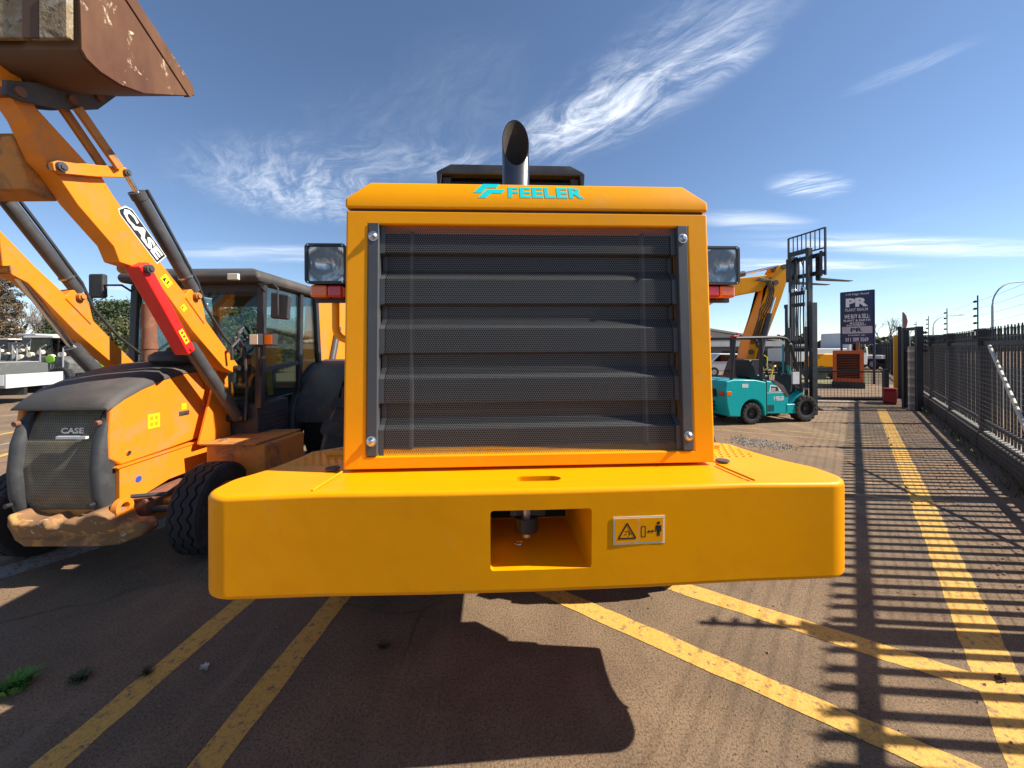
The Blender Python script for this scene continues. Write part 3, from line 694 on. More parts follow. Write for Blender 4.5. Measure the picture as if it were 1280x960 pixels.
# street lamps beyond the fence
def lamp(px, top, arm_px, Y, label):
    b = on_y(px, top, Y); e = on_y(px + arm_px, top, Y); h = b.z; ax = e.x - b.x
    t = thing('street_lamp', label, 'street lamp', (b.x, b.y, 0), 0, 'street lamps beyond the fence')
    MB().cyl((0, 0, 0), (0, 0, h * 0.72), 0.11, 0.075, 10).build('pole', 'galv', t)
    pts = [(0, 0, h * 0.72)] + [(ax * 0.55 * (1 - math.cos(a)), 0, h * 0.72 + h * 0.27 * math.sin(a)) for a in [R(15 * k) for k in range(1, 7)]] + [(ax * 0.86, 0, h)]
    MB().tube(pts, 0.055, 8).build('arm', 'galv', t)
    MB().prism([(ax * 0.84, h - 0.07), (ax * 1.0, h - 0.06), (ax * 1.06, h + 0.02), (ax * 0.95, h + 0.09), (ax * 0.84, h + 0.05)], -0.14, 0.14, 'y').build('lamp_head', 'galv', t, bevel=0.02)
lamp(1240, 352, 52, 34, 'nearest curved street lamp rising behind the palisade fence')
lamp(1166, 394, 38, 66, 'curved street lamp above the fence with a long arm')
lamp(1137, 410, 22, 104, 'small distant street lamp just over the gate frame')
fl = on_y(1128, 437, 46)
flag = thing('flag', 'dark red feather flag on a thin pole near the gate frame', 'flag', (fl.x, fl.y, 0))
MB().cyl((0, 0, 0), (0, 0, 6.0), 0.05, 0.03, 8).build('pole', 'galv', flag)
MB().prism([(0.05, 3.8), (0.45, 4.2), (0.62, 4.9), (0.45, 5.6), (0.15, 6.0), (0.05, 6.0)], -0.02, 0.02, 'y').build('cloth', 'flag_cloth', flag)

# rubble by the right deck and litter on the yard
rr = random.Random(11)
def pebbles(name, label, n, place, smin, smax, mat, kind='stuff'):
    mb = MB()
    for _ in range(n):
        x, y = place(); s = rr.uniform(smin, smax)
        vs = []; q = Quaternion((rr.uniform(-1, 1), rr.uniform(-1, 1), rr.uniform(-1, 1)), rr.uniform(0, 6))
        for v in ((1, 0, 0), (-1, 0, 0), (0, 1, 0), (0, -1, 0), (0, 0, .6), (0, 0, -.6)):
            w = q @ Vector(v) * s * rr.uniform(0.7, 1.2); vs.append((x + w.x, y + w.y, max(0.001, s * 0.45 + w.z)))
        mb.add(vs, [(0, 2, 4), (2, 1, 4), (1, 3, 4), (3, 0, 4), (2, 0, 5), (1, 2, 5), (3, 1, 5), (0, 3, 5)])
    o = mb.build(name, mat, weld=False, ang=10); tag(o, label, 'gravel', kind=kind); return o
ra, rb2 = Vector(g2(925, 552)), Vector(g2(975, 557))
pebbles('rubble', 'grey broken rubble spread on the yard beyond the deck', 900, lambda: tuple(ra + (rb2 - ra) * rr.random() + Vector((rr.gauss(0, .12), rr.gauss(0, .22)))), 0.007, 0.022, 'concrete')
def vp():
    t = rr.uniform(-1, 18); p = fpt(t, -rr.uniform(0.12, 0.95)); return p.x, p.y
pebbles('gravel', 'loose stones and soil crumbs along the fence', 1300, vp, 0.005, 0.016, 'stone')
pebbles('grit', 'scattered grit and small stones on the asphalt', 900, lambda: (rr.uniform(-5, 5), 1.2 + 7 * rr.random() ** 1.6), 0.003, 0.010, 'stone')
def tuft(px, py, n, h, label, mat='weed'):
    b = on_z(px, py); mb = MB()
    for _ in range(n):
        a = rr.uniform(0, 6.28); l = rr.uniform(0.4, 1) * h; r0 = rr.uniform(0, h * 0.7); o = Vector((r0 * math.cos(a), r0 * math.sin(a), 0))
        d = Vector((math.cos(a), math.sin(a), 0)) * l * rr.uniform(0.3, 1.0); s = Vector((-math.sin(a), math.cos(a), 0)) * 0.004
        m2 = o + d * 0.5 + Vector((0, 0, l * 0.6)); e = o + d + Vector((0, 0, l * 0.75))
        mb.add([o - s, o + s, m2 + s * 1.6, m2 - s * 1.6, e], [(0, 1, 2, 3), (3, 2, 4)])
    ob = mb.build('weed_tuft', mat, weld=False); ob.location = (b.x, b.y, 0)
    tag(ob, label, 'weed'); return ob
tuft(20, 860, 240, 0.085, 'bright green weed tuft growing in the shaded asphalt')
tuft(100, 850, 90, 0.05, 'small dull weed tuft beside the outer yellow stripe', 'leaf_olive')
tuft(480, 809, 60, 0.035, 'dark dried clump lying right of the two shaded stripes', 'leaf_litter')
tuft(183, 842, 60, 0.035, 'dark dried clump on the edge of a shaded stripe', 'leaf_litter')
tuft(256, 836, 24, 0.03, 'pale broken straw between the two shaded stripes', 'cream_tube')
tuft(1250, 852, 26, 0.03, 'tiny brown leaf scrap on the long yellow line', 'leaf_litter')

wd = MB()
for _ in range(900):
    t = rr.uniform(1.0, 18.0); cl_ = math.sin(t * 2.3) * math.sin(t * 0.9 + 1)
    if rr.random() > 0.25 + 0.75 * max(0, cl_): continue
    b = fpt(t, -rr.uniform(0.10, 0.30)); a = rr.uniform(0, 6.28); l = rr.uniform(0.05, 0.20); d = Vector((math.cos(a), math.sin(a), 0)); s_ = Vector((-d.y, d.x, 0)) * 0.006
    m2 = b + d * l * 0.3 + Vector((0, 0, l * 0.6)); e = b + d * l * 0.7 + Vector((0, 0, l * 0.8))
    wd.add([b - s_, b + s_, m2 + s_, m2 - s_, e], [(0, 1, 2, 3), (3, 2, 4)])
tag(wd.build('weeds', 'leaf_olive', weld=False), 'low weeds growing along the fence plinth', 'weeds', kind='stuff')
# ================================================================== yellow wheel loader, seen from behind
LO = Vector((0.115, 1.62, 0)); LYAW = 0.048
wl_ = thing('wheel_loader', 'yellow wheel loader seen from behind, perforated grille and wide counterweight', 'wheel loader', tuple(LO), LYAW)
W = wl_
# --- counterweight
def arc(cx, cy, r, a0, a1, n): return [(cx + r * math.cos(R(a0 + (a1 - a0) * i / n)), cy + r * math.sin(R(a0 + (a1 - a0) * i / n))) for i in range(n + 1)]
right = arc(1.275, 0.135, 0.130, -90, 0, 8) + arc(1.265, 0.20, 0.14, 5, 42, 5) + [(1.335, 0.36), (1.30, 0.48), (1.265, 0.66)]
left = [(-x, y) for x, y in reversed(right)]
front_bow = [(-0.9, 0.004), (-0.45, -0.010), (0, -0.014), (0.45, -0.010), (0.9, 0.004)]
plan = left + front_bow + right
cw = MB(); n = len(plan)
zt_ = [1.270 - 0.010 * max(0, abs(p[0]) - 0.9) / 0.5 for p in plan]
zb_ = [0.832 - 0.10 * max(0, p[1] - 0.25) / 0.4 for p in plan]
cw.add([(p[0] * 1.008, p[1] + (0.014 if p[1] < 0.2 else 0.0), z) for p, z in zip(plan, zb_)] + [(p[0], p[1], z) for p, z in zip(plan, zt_)],
       [tuple(range(n)), tuple(range(2 * n - 1, n - 1, -1))] + [(i, (i + 1) % n, n + (i + 1) % n, n + i) for i in range(n)])
cwo = cw.build('counterweight', 'yellow', W)
bv = cwo.modifiers.new('b', 'BEVEL'); bv.width = 0.022; bv.segments = 4; bv.limit_method = 'ANGLE'; bv.angle_limit = R(40); bv.harden_normals = True
def cutter(mb, bev):
    o = mb.build('cut', 'yellow', W); b = o.modifiers.new('b', 'BEVEL'); b.width = bev; b.segments = 4; b.limit_method = 'ANGLE'
    return o
c1 = cutter(MB().add([(-0.207, -0.2, 0.925), (0.222, -0.2, 0.925), (0.222, -0.2, 1.185), (-0.207, -0.2, 1.185), (-0.215, 0.46, 0.950), (0.195, 0.46, 0.950), (0.195, 0.46, 1.185), (-0.215, 0.46, 1.185)],
            [(0, 1, 2, 3), (4, 7, 6, 5), (0, 4, 5, 1), (1, 5, 6, 2), (2, 6, 7, 3), (3, 7, 4, 0)]), 0.014)
c2 = cutter(MB().prism(arc(0.07, 0.145, 0.042, -90, 90, 8) + arc(-0.065, 0.145, 0.042, 90, 270, 8), 1.14, 1.4, 'z'), 0.001)
for c_ in (c1, c2):
    b = cwo.modifiers.new('x', 'BOOLEAN'); b.object = c_; b.operation = 'DIFFERENCE'; b.solver = 'EXACT'
dg = bpy.context.evaluated_depsgraph_get()
me = bpy.data.meshes.new_from_object(cwo.evaluated_get(dg))
cwo.modifiers.clear(); cwo.data = me
for c_ in (c1, c2): bpy.data.objects.remove(c_)
me.polygons.foreach_set('use_smooth', [True] * len(me.polygons)); me.set_sharp_from_angle(angle=R(28))
wnm = cwo.modifiers.new('wn', 'WEIGHTED_NORMAL'); wnm.keep_sharp = True; wnm.weight = 90
# tow pin in the pocket
MB().cyl((-0.045, 0.17, 0.99), (-0.045, 0.17, 1.20), 0.026, n=20).build('tow_pin', 'steel', W, bevel=0.004)
MB().cyl((-0.045, 0.17, 1.02), (-0.045, 0.17, 1.085), 0.055, n=20).bx(-0.12, 0.04, 0.15, 0.40, 1.09, 1.14).build('tow_bracket', 'black_metal', W, bevel=0.004)
MB().tube([(-0.085 + 0.016 * math.sin(R(a)), 0.12 + 0.016 * math.cos(R(a)), 0.985) for a in range(0, 361, 30)], 0.003, 6).build('pin_clip', 'chrome', W)
MB().bx(-0.21, 0.19, 0.455, 0.47, 0.95, 1.18).build('pocket_back', 'dark_core', W)
# weld beads of the wings and rubber plugs
for s in (-1, 1):
    MB().tube([(s * 0.945, 0.03, 1.2715), (s * 0.935, 0.12, 1.2715), (s * 0.925, 0.20, 1.2715), (s * 0.918, 0.275, 1.2715)], 0.005, 6).build('weld_bead', 'yellow', W)
    MB().cyl((s * 0.985, 0.335, 1.268), (s * 0.985, 0.335, 1.276), 0.034, n=20).build('plug', 'dusty_black', W, bevel=0.003)
# warning decal on the counterweight
dO, dX, dY = (0.305, -0.0050, 1.028), (1, 0.022, 0), (0, -0.032, 1)
plate('warning_decal', 'cream_print', W, rect(0.222, 0.118), dO, dX, dY, 0, 0.0015)
plate('decal_field', 'yellow', W, rect(0.101, 0.102, 0.008, 0.008), dO, dX, dY, 0.001, 0.0025)
plate('decal_field', 'yellow', W, rect(0.101, 0.102, 0.113, 0.008), dO, dX, dY, 0.001, 0.0025)
def bar2(a, b, w):
    a, b = Vector(a), Vector(b); d = (b - a).normalized(); n_ = Vector((-d.y, d.x)) * w / 2
    return [tuple(a - n_), tuple(b - n_), tuple(b + n_), tuple(a + n_)]
for a, b in (((0.022, 0.026), (0.096, 0.026)), ((0.096, 0.026), (0.059, 0.090)), ((0.059, 0.090), (0.022, 0.026))):
    plate('decal_mark', 'black_print', W, bar2(a, b, 0.006), dO, dX, dY, 0.002, 0.0032)
for a, b in (((0.050, 0.055), (0.066, 0.058)), ((0.066, 0.058), (0.071, 0.040)), ((0.046, 0.040), (0.058, 0.046)), ((0.062, 0.034), (0.078, 0.048)),
             ((0.121, 0.030), (0.121, 0.075)), ((0.138, 0.030), (0.138, 0.075)), ((0.121, 0.030), (0.138, 0.030)), ((0.121, 0.075), (0.138, 0.075)), ((0.149, 0.052), (0.172, 0.052))):
    plate('decal_mark', 'black_print', W, bar2(a, b, 0.003), dO, dX, dY, 0.002, 0.0030)
for pl in ([(0.145, 0.052), (0.155, 0.045), (0.155, 0.059)], [(0.176, 0.052), (0.166, 0.059), (0.166, 0.045)],
           [(0.182, 0.077), (0.206, 0.077), (0.208, 0.052), (0.203, 0.052), (0.202, 0.070), (0.200, 0.032), (0.195, 0.032), (0.194, 0.052), (0.193, 0.032), (0.188, 0.032), (0.186, 0.070), (0.185, 0.052), (0.180, 0.052)],
           [(0.194 + 0.007 * math.cos(R(a)), 0.087 + 0.007 * math.sin(R(a))) for a in range(0, 360, 30)]):
    plate('decal_mark', 'black_print', W, pl, dO, dX, dY, 0.002, 0.0031)

# --- tread decks beside the hood with raised dimples
for s in (-1, 1):
    poly = [(s * 0.93, 0.36), (s * 1.275, 0.45), (s * 1.255, 0.70), (s * 1.05, 0.86), (s * 0.93, 0.86)]
    dk = MB().prism(poly, 1.235, 1.262, 'z').build('side_deck', 'yellow_deck', W, bevel=0.004)
    dm = MB()
    for iy in range(9):
        for ix in range(7):
            x = 0.965 + 0.04 * ix + 0.02 * (iy % 2); y = 0.43 + 0.045 * iy
            if x > 1.245 - 0.05 * (y - 0.45) or y > 0.70 + (1.24 - x) * 0.75: continue
            dm.lathe([(0.011, 0), (0.0085, 0.004), (0.004, 0.0045)], (s * x, y, 1.262), (0, 0, 1), 8)
    tag(dm.build('tread_dimples', 'yellow_deck', dk), kind='stuff')
    MB().bx(min(s * 0.95, s * 1.13), max(s * 0.95, s * 1.13), 0.60, 0.625, 1.262, 1.285).build('deck_bar', 'yellow_deck', dk, bevel=0.003)
    # deck side skirt / fender over the rear wheel
    MB().prism([(0.50, 1.234), (0.50, 0.95), (0.60, 0.95), (0.68, 1.05), (0.68, 1.234)], min(s * 1.18, s * 1.22), max(s * 1.18, s * 1.22), 'x').build('skirt', 'yellow', W)
# --- hood: frame, sides, cap
HF = 0.285
def frame(x, z0, z1, wx, wt, wb, y0, y1):
    mb = MB()
    o = [(-x, z0), (x, z0), (x, z1), (-x, z1)]; i = [(-x + wx, z0 + wb), (x - wx, z0 + wb), (x - wx, z1 - wt), (-x + wx, z1 - wt)]
    vs = [(p[0], y0, p[1]) for p in o + i] + [(p[0], y1, p[1]) for p in o + i]
    fs = []
    for k in range(4):
        k2 = (k + 1) % 4
        fs += [(k, k2, 4 + k2, 4 + k), (8 + k, 12 + k, 12 + k2, 8 + k2), (k, 8 + k, 8 + k2, k2), (4 + k, 4 + k2, 12 + k2, 12 + k)]
    return mb.add(vs, fs)
frame(0.918, 1.277, 2.508, 0.110, 0.066, 0.058, HF, HF + 0.17).build('grille_surround', 'yellow', W, bevel=0.010, seg=3)
for s in (-1, 1):
    MB().bx(min(s * 0.893, s * 0.915), max(s * 0.893, s * 0.915), HF + 0.172, 2.3, 1.264, 2.508).build('hood_side', 'yellow', W)
cap = MB(); hx, hy1 = 0.922, 2.35
r0 = [(-hx, 0.281, 2.520), (hx, 0.281, 2.520), (hx, hy1, 2.520), (-hx, hy1, 2.520)]
r1 = [(-hx, 0.281, 2.566), (hx, 0.281, 2.566), (hx, hy1, 2.566), (-hx, hy1, 2.566)]
r2 = [(-0.815, 0.331, 2.668), (0.815, 0.331, 2.668), (0.815, hy1, 2.675), (-0.815, hy1, 2.675)]
cap.add(r0 + r1 + r2, [(0, 1, 2, 3), (11, 10, 9, 8)] + [(4 * a + i, 4 * a + (i + 1) % 4, 4 * a + 4 + (i + 1) % 4, 4 * a + 4 + i) for a in (0, 1) for i in range(4)])
cap.build('hood_cap', 'yellow', W, bevel=0.012, seg=4)
MB().bx(-0.90, 0.90, 0.30, 2.2, 2.509, 2.519).build('hood_seal', 'black_plastic', W)
# maker's name on the sloping face of the cap
cs = Vector((0, 0.050, 0.102)).normalized(); cO = Vector((0, 0.281, 2.566)) + cs * 0.004; nrm = Vector((1, 0, 0)).cross(cs)
text('lettering', 'FEELER', 'teal_print', W, cO + Vector((-0.112, 0, 0)) + nrm * 0.0005 + cs * 0.012, (1, 0, 0), cs, 0.388, 0.074, 0.036, 0.0, 0.0015, 1.06)
lg = cO + Vector((-0.290, 0, 0)) + nrm * 0.0005 + cs * 0.008
plate('logo_mark', 'teal_print', W, [(0.0, 0.036), (0.042, 0.036), (0.068, 0.070), (0.116, 0.070), (0.136, 0.098), (0.048, 0.098)], lg, (1, 0, 0), cs, 0.0, 0.0015)
plate('logo_mark', 'teal_print', W, [(0.024, 0.0), (0.064, 0.0), (0.093, 0.034), (0.144, 0.034), (0.164, 0.060), (0.072, 0.060)], lg, (1, 0, 0), cs, 0.0, 0.0015)
# --- folded perforated grille (real holes)
def zpx(py): return 2.436 - (py - 284) * 0.003955
YO, YI = HF + 0.018, HF + 0.064
path = [(YO + 0.004, 2.440), (YO, zpx(317))]
for (d0, s0, s1, f1) in ((319, 337, 349, 380), (382, 398, 410, 440), (442, 458, 471, 500), (502, 520, 532, 563)):
    path += [(YI, zpx(d0)), (YI + 0.004, zpx(s0)), (YO, zpx(s1)), (YO - 0.001, zpx(f1))]
gr = perforated(path, -0.729, 0.729, 0.0112, 0.0053, 'grille_mesh', 'mesh_black', W); tag(gr, kind='stuff')
for s in (-1, 1):
    bord = MB()
    for i in range(len(path) - 1):
        (ya, za), (yb_, zb__) = path[i], path[i + 1]
        bord.add([(s * 0.7292, ya, za), (s * 0.754, ya, za), (s * 0.754, yb_, zb__), (s * 0.7292, yb_, zb__)], [(0, 1, 2, 3)])
    bord.build('grille_border', 'grey_paint', gr, weld=False)
    xs = sorted((s * 0.756, s * 0.807))
    st = MB().bx(xs[0], xs[1], HF - 0.004, HF + 0.05, 1.338, 2.448).build('grille_strip', 'grey_paint', W, bevel=0.004)
    for z in (2.382, 1.408):
        b0 = (s * 0.782, HF - 0.0045, z)
        MB().lathe([(0.0, 0.0), (0.024, 0.0), (0.024, 0.003), (0.019, 0.0035), (0.018, 0.009), (0.010, 0.015), (0.009, 0.022), (0.001, 0.022)], b0, (0, -1, 0), 18).build('bolt', 'steel', st)
# radiator core behind the mesh
rc = MB().bx(-0.80, 0.80, 0.46, 0.52, 1.34, 2.45).build('radiator_core', 'dark_core', W)
for k in range(24):
    z = 1.37 + k * 0.046
    MB().bx(-0.66, 0.66, 0.450, 0.4595, z, z + 0.010).build('core_fin', 'dark_core', rc)
for x in (-0.62, 0.62): MB().bx(x - 0.006, x + 0.006, 0.40, 0.449, 1.34, 2.45).build('core_edge', 'grey_paint', rc)
# --- rear work lamps with tail lights on bent tube guards
for s in (-1, 1):
    cx, cz, y0 = s * 1.085, 2.315, 0.50
    hw, hh = 0.108, 0.108
    def rr_(w, h, b, k=5):
        q = []
        for (sx, sz, a0) in ((1, 1, 0), (-1, 1, 90), (-1, -1, 180), (1, -1, 270)):
            q += [(cx + sx * (w - b) + b * math.cos(R(a0 + 90 * i / k)), cz + sz * (h - b) + b * math.sin(R(a0 + 90 * i / k))) for i in range(k + 1)]
        return q
    o_, i_ = rr_(hw, hh, 0.022), rr_(hw - 0.012, hh - 0.012, 0.016)
    m = len(o_); mb = MB()
    mb.add([(p[0], y0, p[1]) for p in o_] + [(p[0], y0, p[1]) for p in i_] + [(p[0], y0 + 0.035, p[1]) for p in i_] + [(cx + (p[0] - cx) * 0.97, y0 + 0.05, cz + (p[1] - cz) * 0.97) for p in o_] + [(cx + (p[0] - cx) * 0.6, y0 + 0.12, cz + (p[1] - cz) * 0.6) for p in o_],
           [(i, (i + 1) % m, m + (i + 1) % m, m + i) for i in range(m)] + [(m + i, m + (i + 1) % m, 2 * m + (i + 1) % m, 2 * m + i) for i in range(m)]
           + [(i, 3 * m + i, 3 * m + (i + 1) % m, (i + 1) % m) for i in range(m)] + [(3 * m + i, 4 * m + i, 4 * m + (i + 1) % m, 3 * m + (i + 1) % m) for i in range(m)] + [tuple(range(5 * m - 1, 4 * m - 1, -1))])
    lm = mb.build('work_lamp', 'black_plastic', W, ang=30)
    # reflector: two stacked dishes, and its bulb
    rf = MB(); NN = 14; vs = []
    for a in range(NN + 1):
        for b_ in range(NN + 1):
            u, v = a / NN * 2 - 1, b_ / NN * 2 - 1
            d = min(1, math.hypot(u * 0.85, v * 1.0))
            vs.append((cx + u * 0.0905, y0 + 0.012 + 0.055 * (1 - d * d), cz + v * 0.0905))
    rf.add(vs, [(a * (NN + 1) + b_, (a + 1) * (NN + 1) + b_, (a + 1) * (NN + 1) + b_ + 1, a * (NN + 1) + b_ + 1) for a in range(NN) for b_ in range(NN)])
    rf.build('reflector', 'reflector', lm)
    MB().cyl((cx, y0 + 0.062, cz), (cx, y0 + 0.035, cz), 0.016, 0.012, 12).build('bulb', 'glass_clear', lm)
    MB().prism(i_, y0 + 0.004, y0 + 0.007, 'y').build('lens', 'glass_clear', lm)
    for (sx, sz) in ((-1, 1), (1, 1), (-1, -1), (1, -1)): MB().cyl((cx + sx * 0.09, y0 - 0.002, cz + sz * 0.098), (cx + sx * 0.09, y0 + 0.003, cz + sz * 0.098), 0.004, n=8).build('screw', 'steel', lm)
    xa, xb = cx - 0.085, cx + 0.085; xm = cx + s * -0.005
    ra_, rb_ = (xa, xm) if s > 0 else (xm, xb)
    aa_, ab_ = (xm, xb) if s > 0 else (xa, xm)
    MB().bx(ra_, rb_ - 0.001, y0 + 0.005, y0 + 0.07, cz - 0.180, cz - 0.112).build('tail_lens', 'lens_red', lm, bevel=0.014, seg=3)
    MB().bx(aa_ + 0.001, ab_, y0 + 0.005, y0 + 0.07, cz - 0.180, cz - 0.112).build('indicator_lens', 'lens_amber', lm, bevel=0.014, seg=3)
    MB().bx(cx - 0.088, cx + 0.088, y0 + 0.071, y0 + 0.095, cz - 0.20, cz - 0.05).build('lamp_bracket', 'black_metal', lm)
    tx = s * (1.075 if s < 0 else 1.045)
    pts = [(tx, y0 + 0.11, cz + 0.05), (tx, y0 + 0.11, 1.98)] + [(tx - s * 0.07 * (1 - math.cos(R(a))), y0 + 0.11, 1.98 - 0.07 * math.sin(R(a))) for a in range(15, 91, 15)] + [(s * 0.90, y0 + 0.11, 1.91)]
    MB().tube(pts, 0.020, 12).build('lamp_guard', 'yellow', W)
    MB().bx(min(s * 0.916, s * 1.05), max(s * 0.916, s * 1.05), y0 + 0.09, y0 + 0.13, cz + 0.03, cz + 0.06).build('lamp_arm', 'yellow', W)
# --- exhaust stack, cut on the slant
ex = Vector((-0.04, 0.92, 0)); rp = 0.088; NE = 36
def slant(r, flip=0.0): return [(ex.x + r * math.cos(2 * math.pi * k / NE), ex.y + r * math.sin(2 * math.pi * k / NE), 3.205 + 2.27 * r * math.sin(2 * math.pi * k / NE)) for k in range(NE)]
mb = MB(); ba = [(ex.x + rp * math.cos(2 * math.pi * k / NE), ex.y + rp * math.sin(2 * math.pi * k / NE), 2.66) for k in range(NE)]
mb.add(ba + slant(rp) + slant(rp - 0.004), [(k, (k + 1) % NE, NE + (k + 1) % NE, NE + k) for k in range(NE)] + [(NE + k, NE + (k + 1) % NE, 2 * NE + (k + 1) % NE, 2 * NE + k) for k in range(NE)])
est = mb.build('exhaust_stack', 'pipe', W, ang=50)
bi = [(ex.x + (rp - 0.0045) * math.cos(2 * math.pi * k / NE), ex.y + (rp - 0.0045) * math.sin(2 * math.pi * k / NE), 2.70) for k in range(NE)]
MB().add(bi + slant(rp - 0.0045), [(NE + k, NE + (k + 1) % NE, (k + 1) % NE, k) for k in range(NE)] + [tuple(range(NE))]).build('stack_bore', 'soot', est)
# --- cab behind the hood
cy0, cy1, cw2 = 2.42, 3.95, 0.66
rf = MB(); ro = 0.735
rf.add([(-ro, cy0 - 0.10, 3.625), (ro, cy0 - 0.10, 3.625), (ro, cy1 + 0.1, 3.625), (-ro, cy1 + 0.1, 3.625), (-ro - 0.02, cy0 - 0.10, 3.65), (ro + 0.02, cy0 - 0.10, 3.65), (ro + 0.02, cy1 + 0.1, 3.65), (-ro - 0.02, cy1 + 0.1, 3.65),
        (-0.61, cy0 - 0.08, 3.735), (0.61, cy0 - 0.08, 3.735), (0.61, cy1, 3.75), (-0.61, cy1, 3.75)],
       [(0, 1, 2, 3), (11, 10, 9, 8)] + [(4 * a + i, 4 * a + (i + 1) % 4, 4 * a + 4 + (i + 1) % 4, 4 * a + 4 + i) for a in (0, 1) for i in range(4)])
for s in (-1, 1): MB().prism([(s * 0.755, 3.645), (s * 0.70, 3.624), (s * 0.715, 3.50), (s * 0.745, 3.50)], cy0 - 0.10, cy1 + 0.1, 'y').build('roof_skirt', 'black_metal', W, bevel=0.006)
rfo = rf.build('cab_roof', 'black_metal', W, bevel=0.012)
for x in (-0.48, 0.46): MB().cyl((x, cy0 + 0.02, 3.734), (x, cy0 + 0.02, 3.752), 0.03, n=12).build('roof_bolt', 'steel', rfo)
for x in (-cw2, cw2):
    for y in (cy0, cy1): MB().bx(x - 0.045, x + 0.045, y - 0.045, y + 0.045, 1.3, 3.624).build('cab_pillar', 'black_metal', W, bevel=0.01)
    MB().bx(x - 0.03, x + 0.03, cy0 + 0.05, cy1 - 0.05, 1.3, 2.1).build('cab_panel', 'yellow', W)
    MB().bx(x - 0.005, x + 0.005, cy0 + 0.05, cy1 - 0.05, 2.1, 3.62).build('cab_glass', 'glass_dark', W)
for y in (cy0, cy1): MB().bx(-cw2 + 0.05, cw2 - 0.05, y - 0.005, y + 0.005, 2.1, 3.62).build('cab_glass', 'glass_dark', W)
MB().bx(-0.60, 0.60, cy0 - 0.02, cy0 + 0.02, 1.3, 2.09).build('cab_panel', 'yellow', W)
MB().bx(-0.60, 0.60, cy0 + 0.03, cy0 + 0.10, 3.56, 3.62).build('headliner', 'black_plastic', W)
MB().prism([(2.75, 2.0), (3.2, 2.0), (3.25, 2.15), (2.95, 2.18), (2.85, 2.95), (2.72, 2.95)], -0.26, 0.26, 'x').build('seat', 'seat_vinyl', W, bevel=0.03)
MB().bx(-0.89, 0.89, 0.50, 2.3, 1.19, 1.2635).build('light_stop_plate', 'black_metal', W)  # unseen plate added to stop sunlight leaking through under the hood
# --- running gear
MB().bx(-0.42, 0.42, 0.55, 2.6, 0.86, 1.22).build('rear_frame', 'yellow_deck', W, bevel=0.01)
MB().cyl((-0.95, 1.86, 0.80), (0.95, 1.86, 0.80), 0.15, n=18).lathe([(0.12, -0.28), (0.26, -0.12), (0.26, 0.12), (0.12, 0.28)], (0, 1.86, 0.80), (1, 0, 0), 18).build('rear_axle', 'dusty_black', W)
MB().bx(-0.36, 0.36, 2.6, 5.6, 0.60, 1.10).build('front_frame', 'yellow_deck', W, bevel=0.02)
MB().cyl((-0.95, 4.85, 0.80), (0.95, 4.85, 0.80), 0.15, n=18).build('front_axle', 'dusty_black', W)
for s in (-1, 1):
    wheel(W, (s * 1.17, 1.86, 0.79), (s, 0, 0), 0.79, 0.56, 'yellow_deck', 'chevron', lugs=20)
    wheel(W, (s * 1.17, 4.85, 0.79), (s, 0, 0), 0.79, 0.56, 'yellow_deck', 'chevron', lugs=20)
    MB().prism([(4.3, 1.1), (5.0, 1.5), (6.6, 1.0), (7.0, 0.5), (6.8, 0.4), (6.3, 0.85), (5.0, 1.25), (4.4, 0.95)], min(s * 0.45, s * 0.55), max(s * 0.45, s * 0.55), 'x').build('lift_arm', 'yellow', W, bevel=0.01)
MB().prism([(6.9, 0.05), (8.2, 0.02), (8.2, 0.06), (7.15, 0.12), (6.98, 0.5), (7.1, 1.0), (7.5, 1.25), (7.45, 1.28), (7.0, 1.05), (6.88, 0.5)], -1.42, 1.42, 'x').build('bucket', 'yellow', W)
MB().tube([(-0.2, 0.80, 0.9), (-0.30, 0.80, 0.75), (-0.1, 0.86, 0.70), (0.15, 0.86, 0.9)], 0.012, 8).build('hose', 'black_plastic', W)

# the hood front leans back a little
for o in list(W.children):
    if o.name.split('.')[0] in ('grille_surround', 'hood_side', 'hood_cap', 'hood_seal', 'lettering', 'logo_mark', 'grille_mesh', 'grille_strip', 'radiator_core'):
        for q in [o] + list(o.children):
            n = len(q.data.vertices); co = np.empty(n * 3); q.data.vertices.foreach_get('co', co); co = co.reshape(-1, 3)
            co[:, 1] += (co[:, 2] - 1.277) * 0.050; co[:, 2] += (co[:, 2] - 1.277) * 0.030; q.data.vertices.foreach_set('co', co.ravel()); q.data.update()
# ================================================================== orange backhoe loader, nose towards the camera
BO = Vector((-3.58, 3.62, 0))
bh = thing('backhoe_loader', 'orange backhoe loader with black hood and raised muddy front bucket', 'backhoe loader', tuple(BO))
OF = tuple(BO)
def bb(mb, name, mat, parent=None, **k): return mb.build(name, mat, parent or bh, off=OF, **k)
def px_x(pts, X): return [(lambda q: (q.y, q.z))(on_x(a, b, X)) for a, b in pts]
XR, XL = -3.30, -4.08          # hood flanks
XC = (XR + XL) / 2
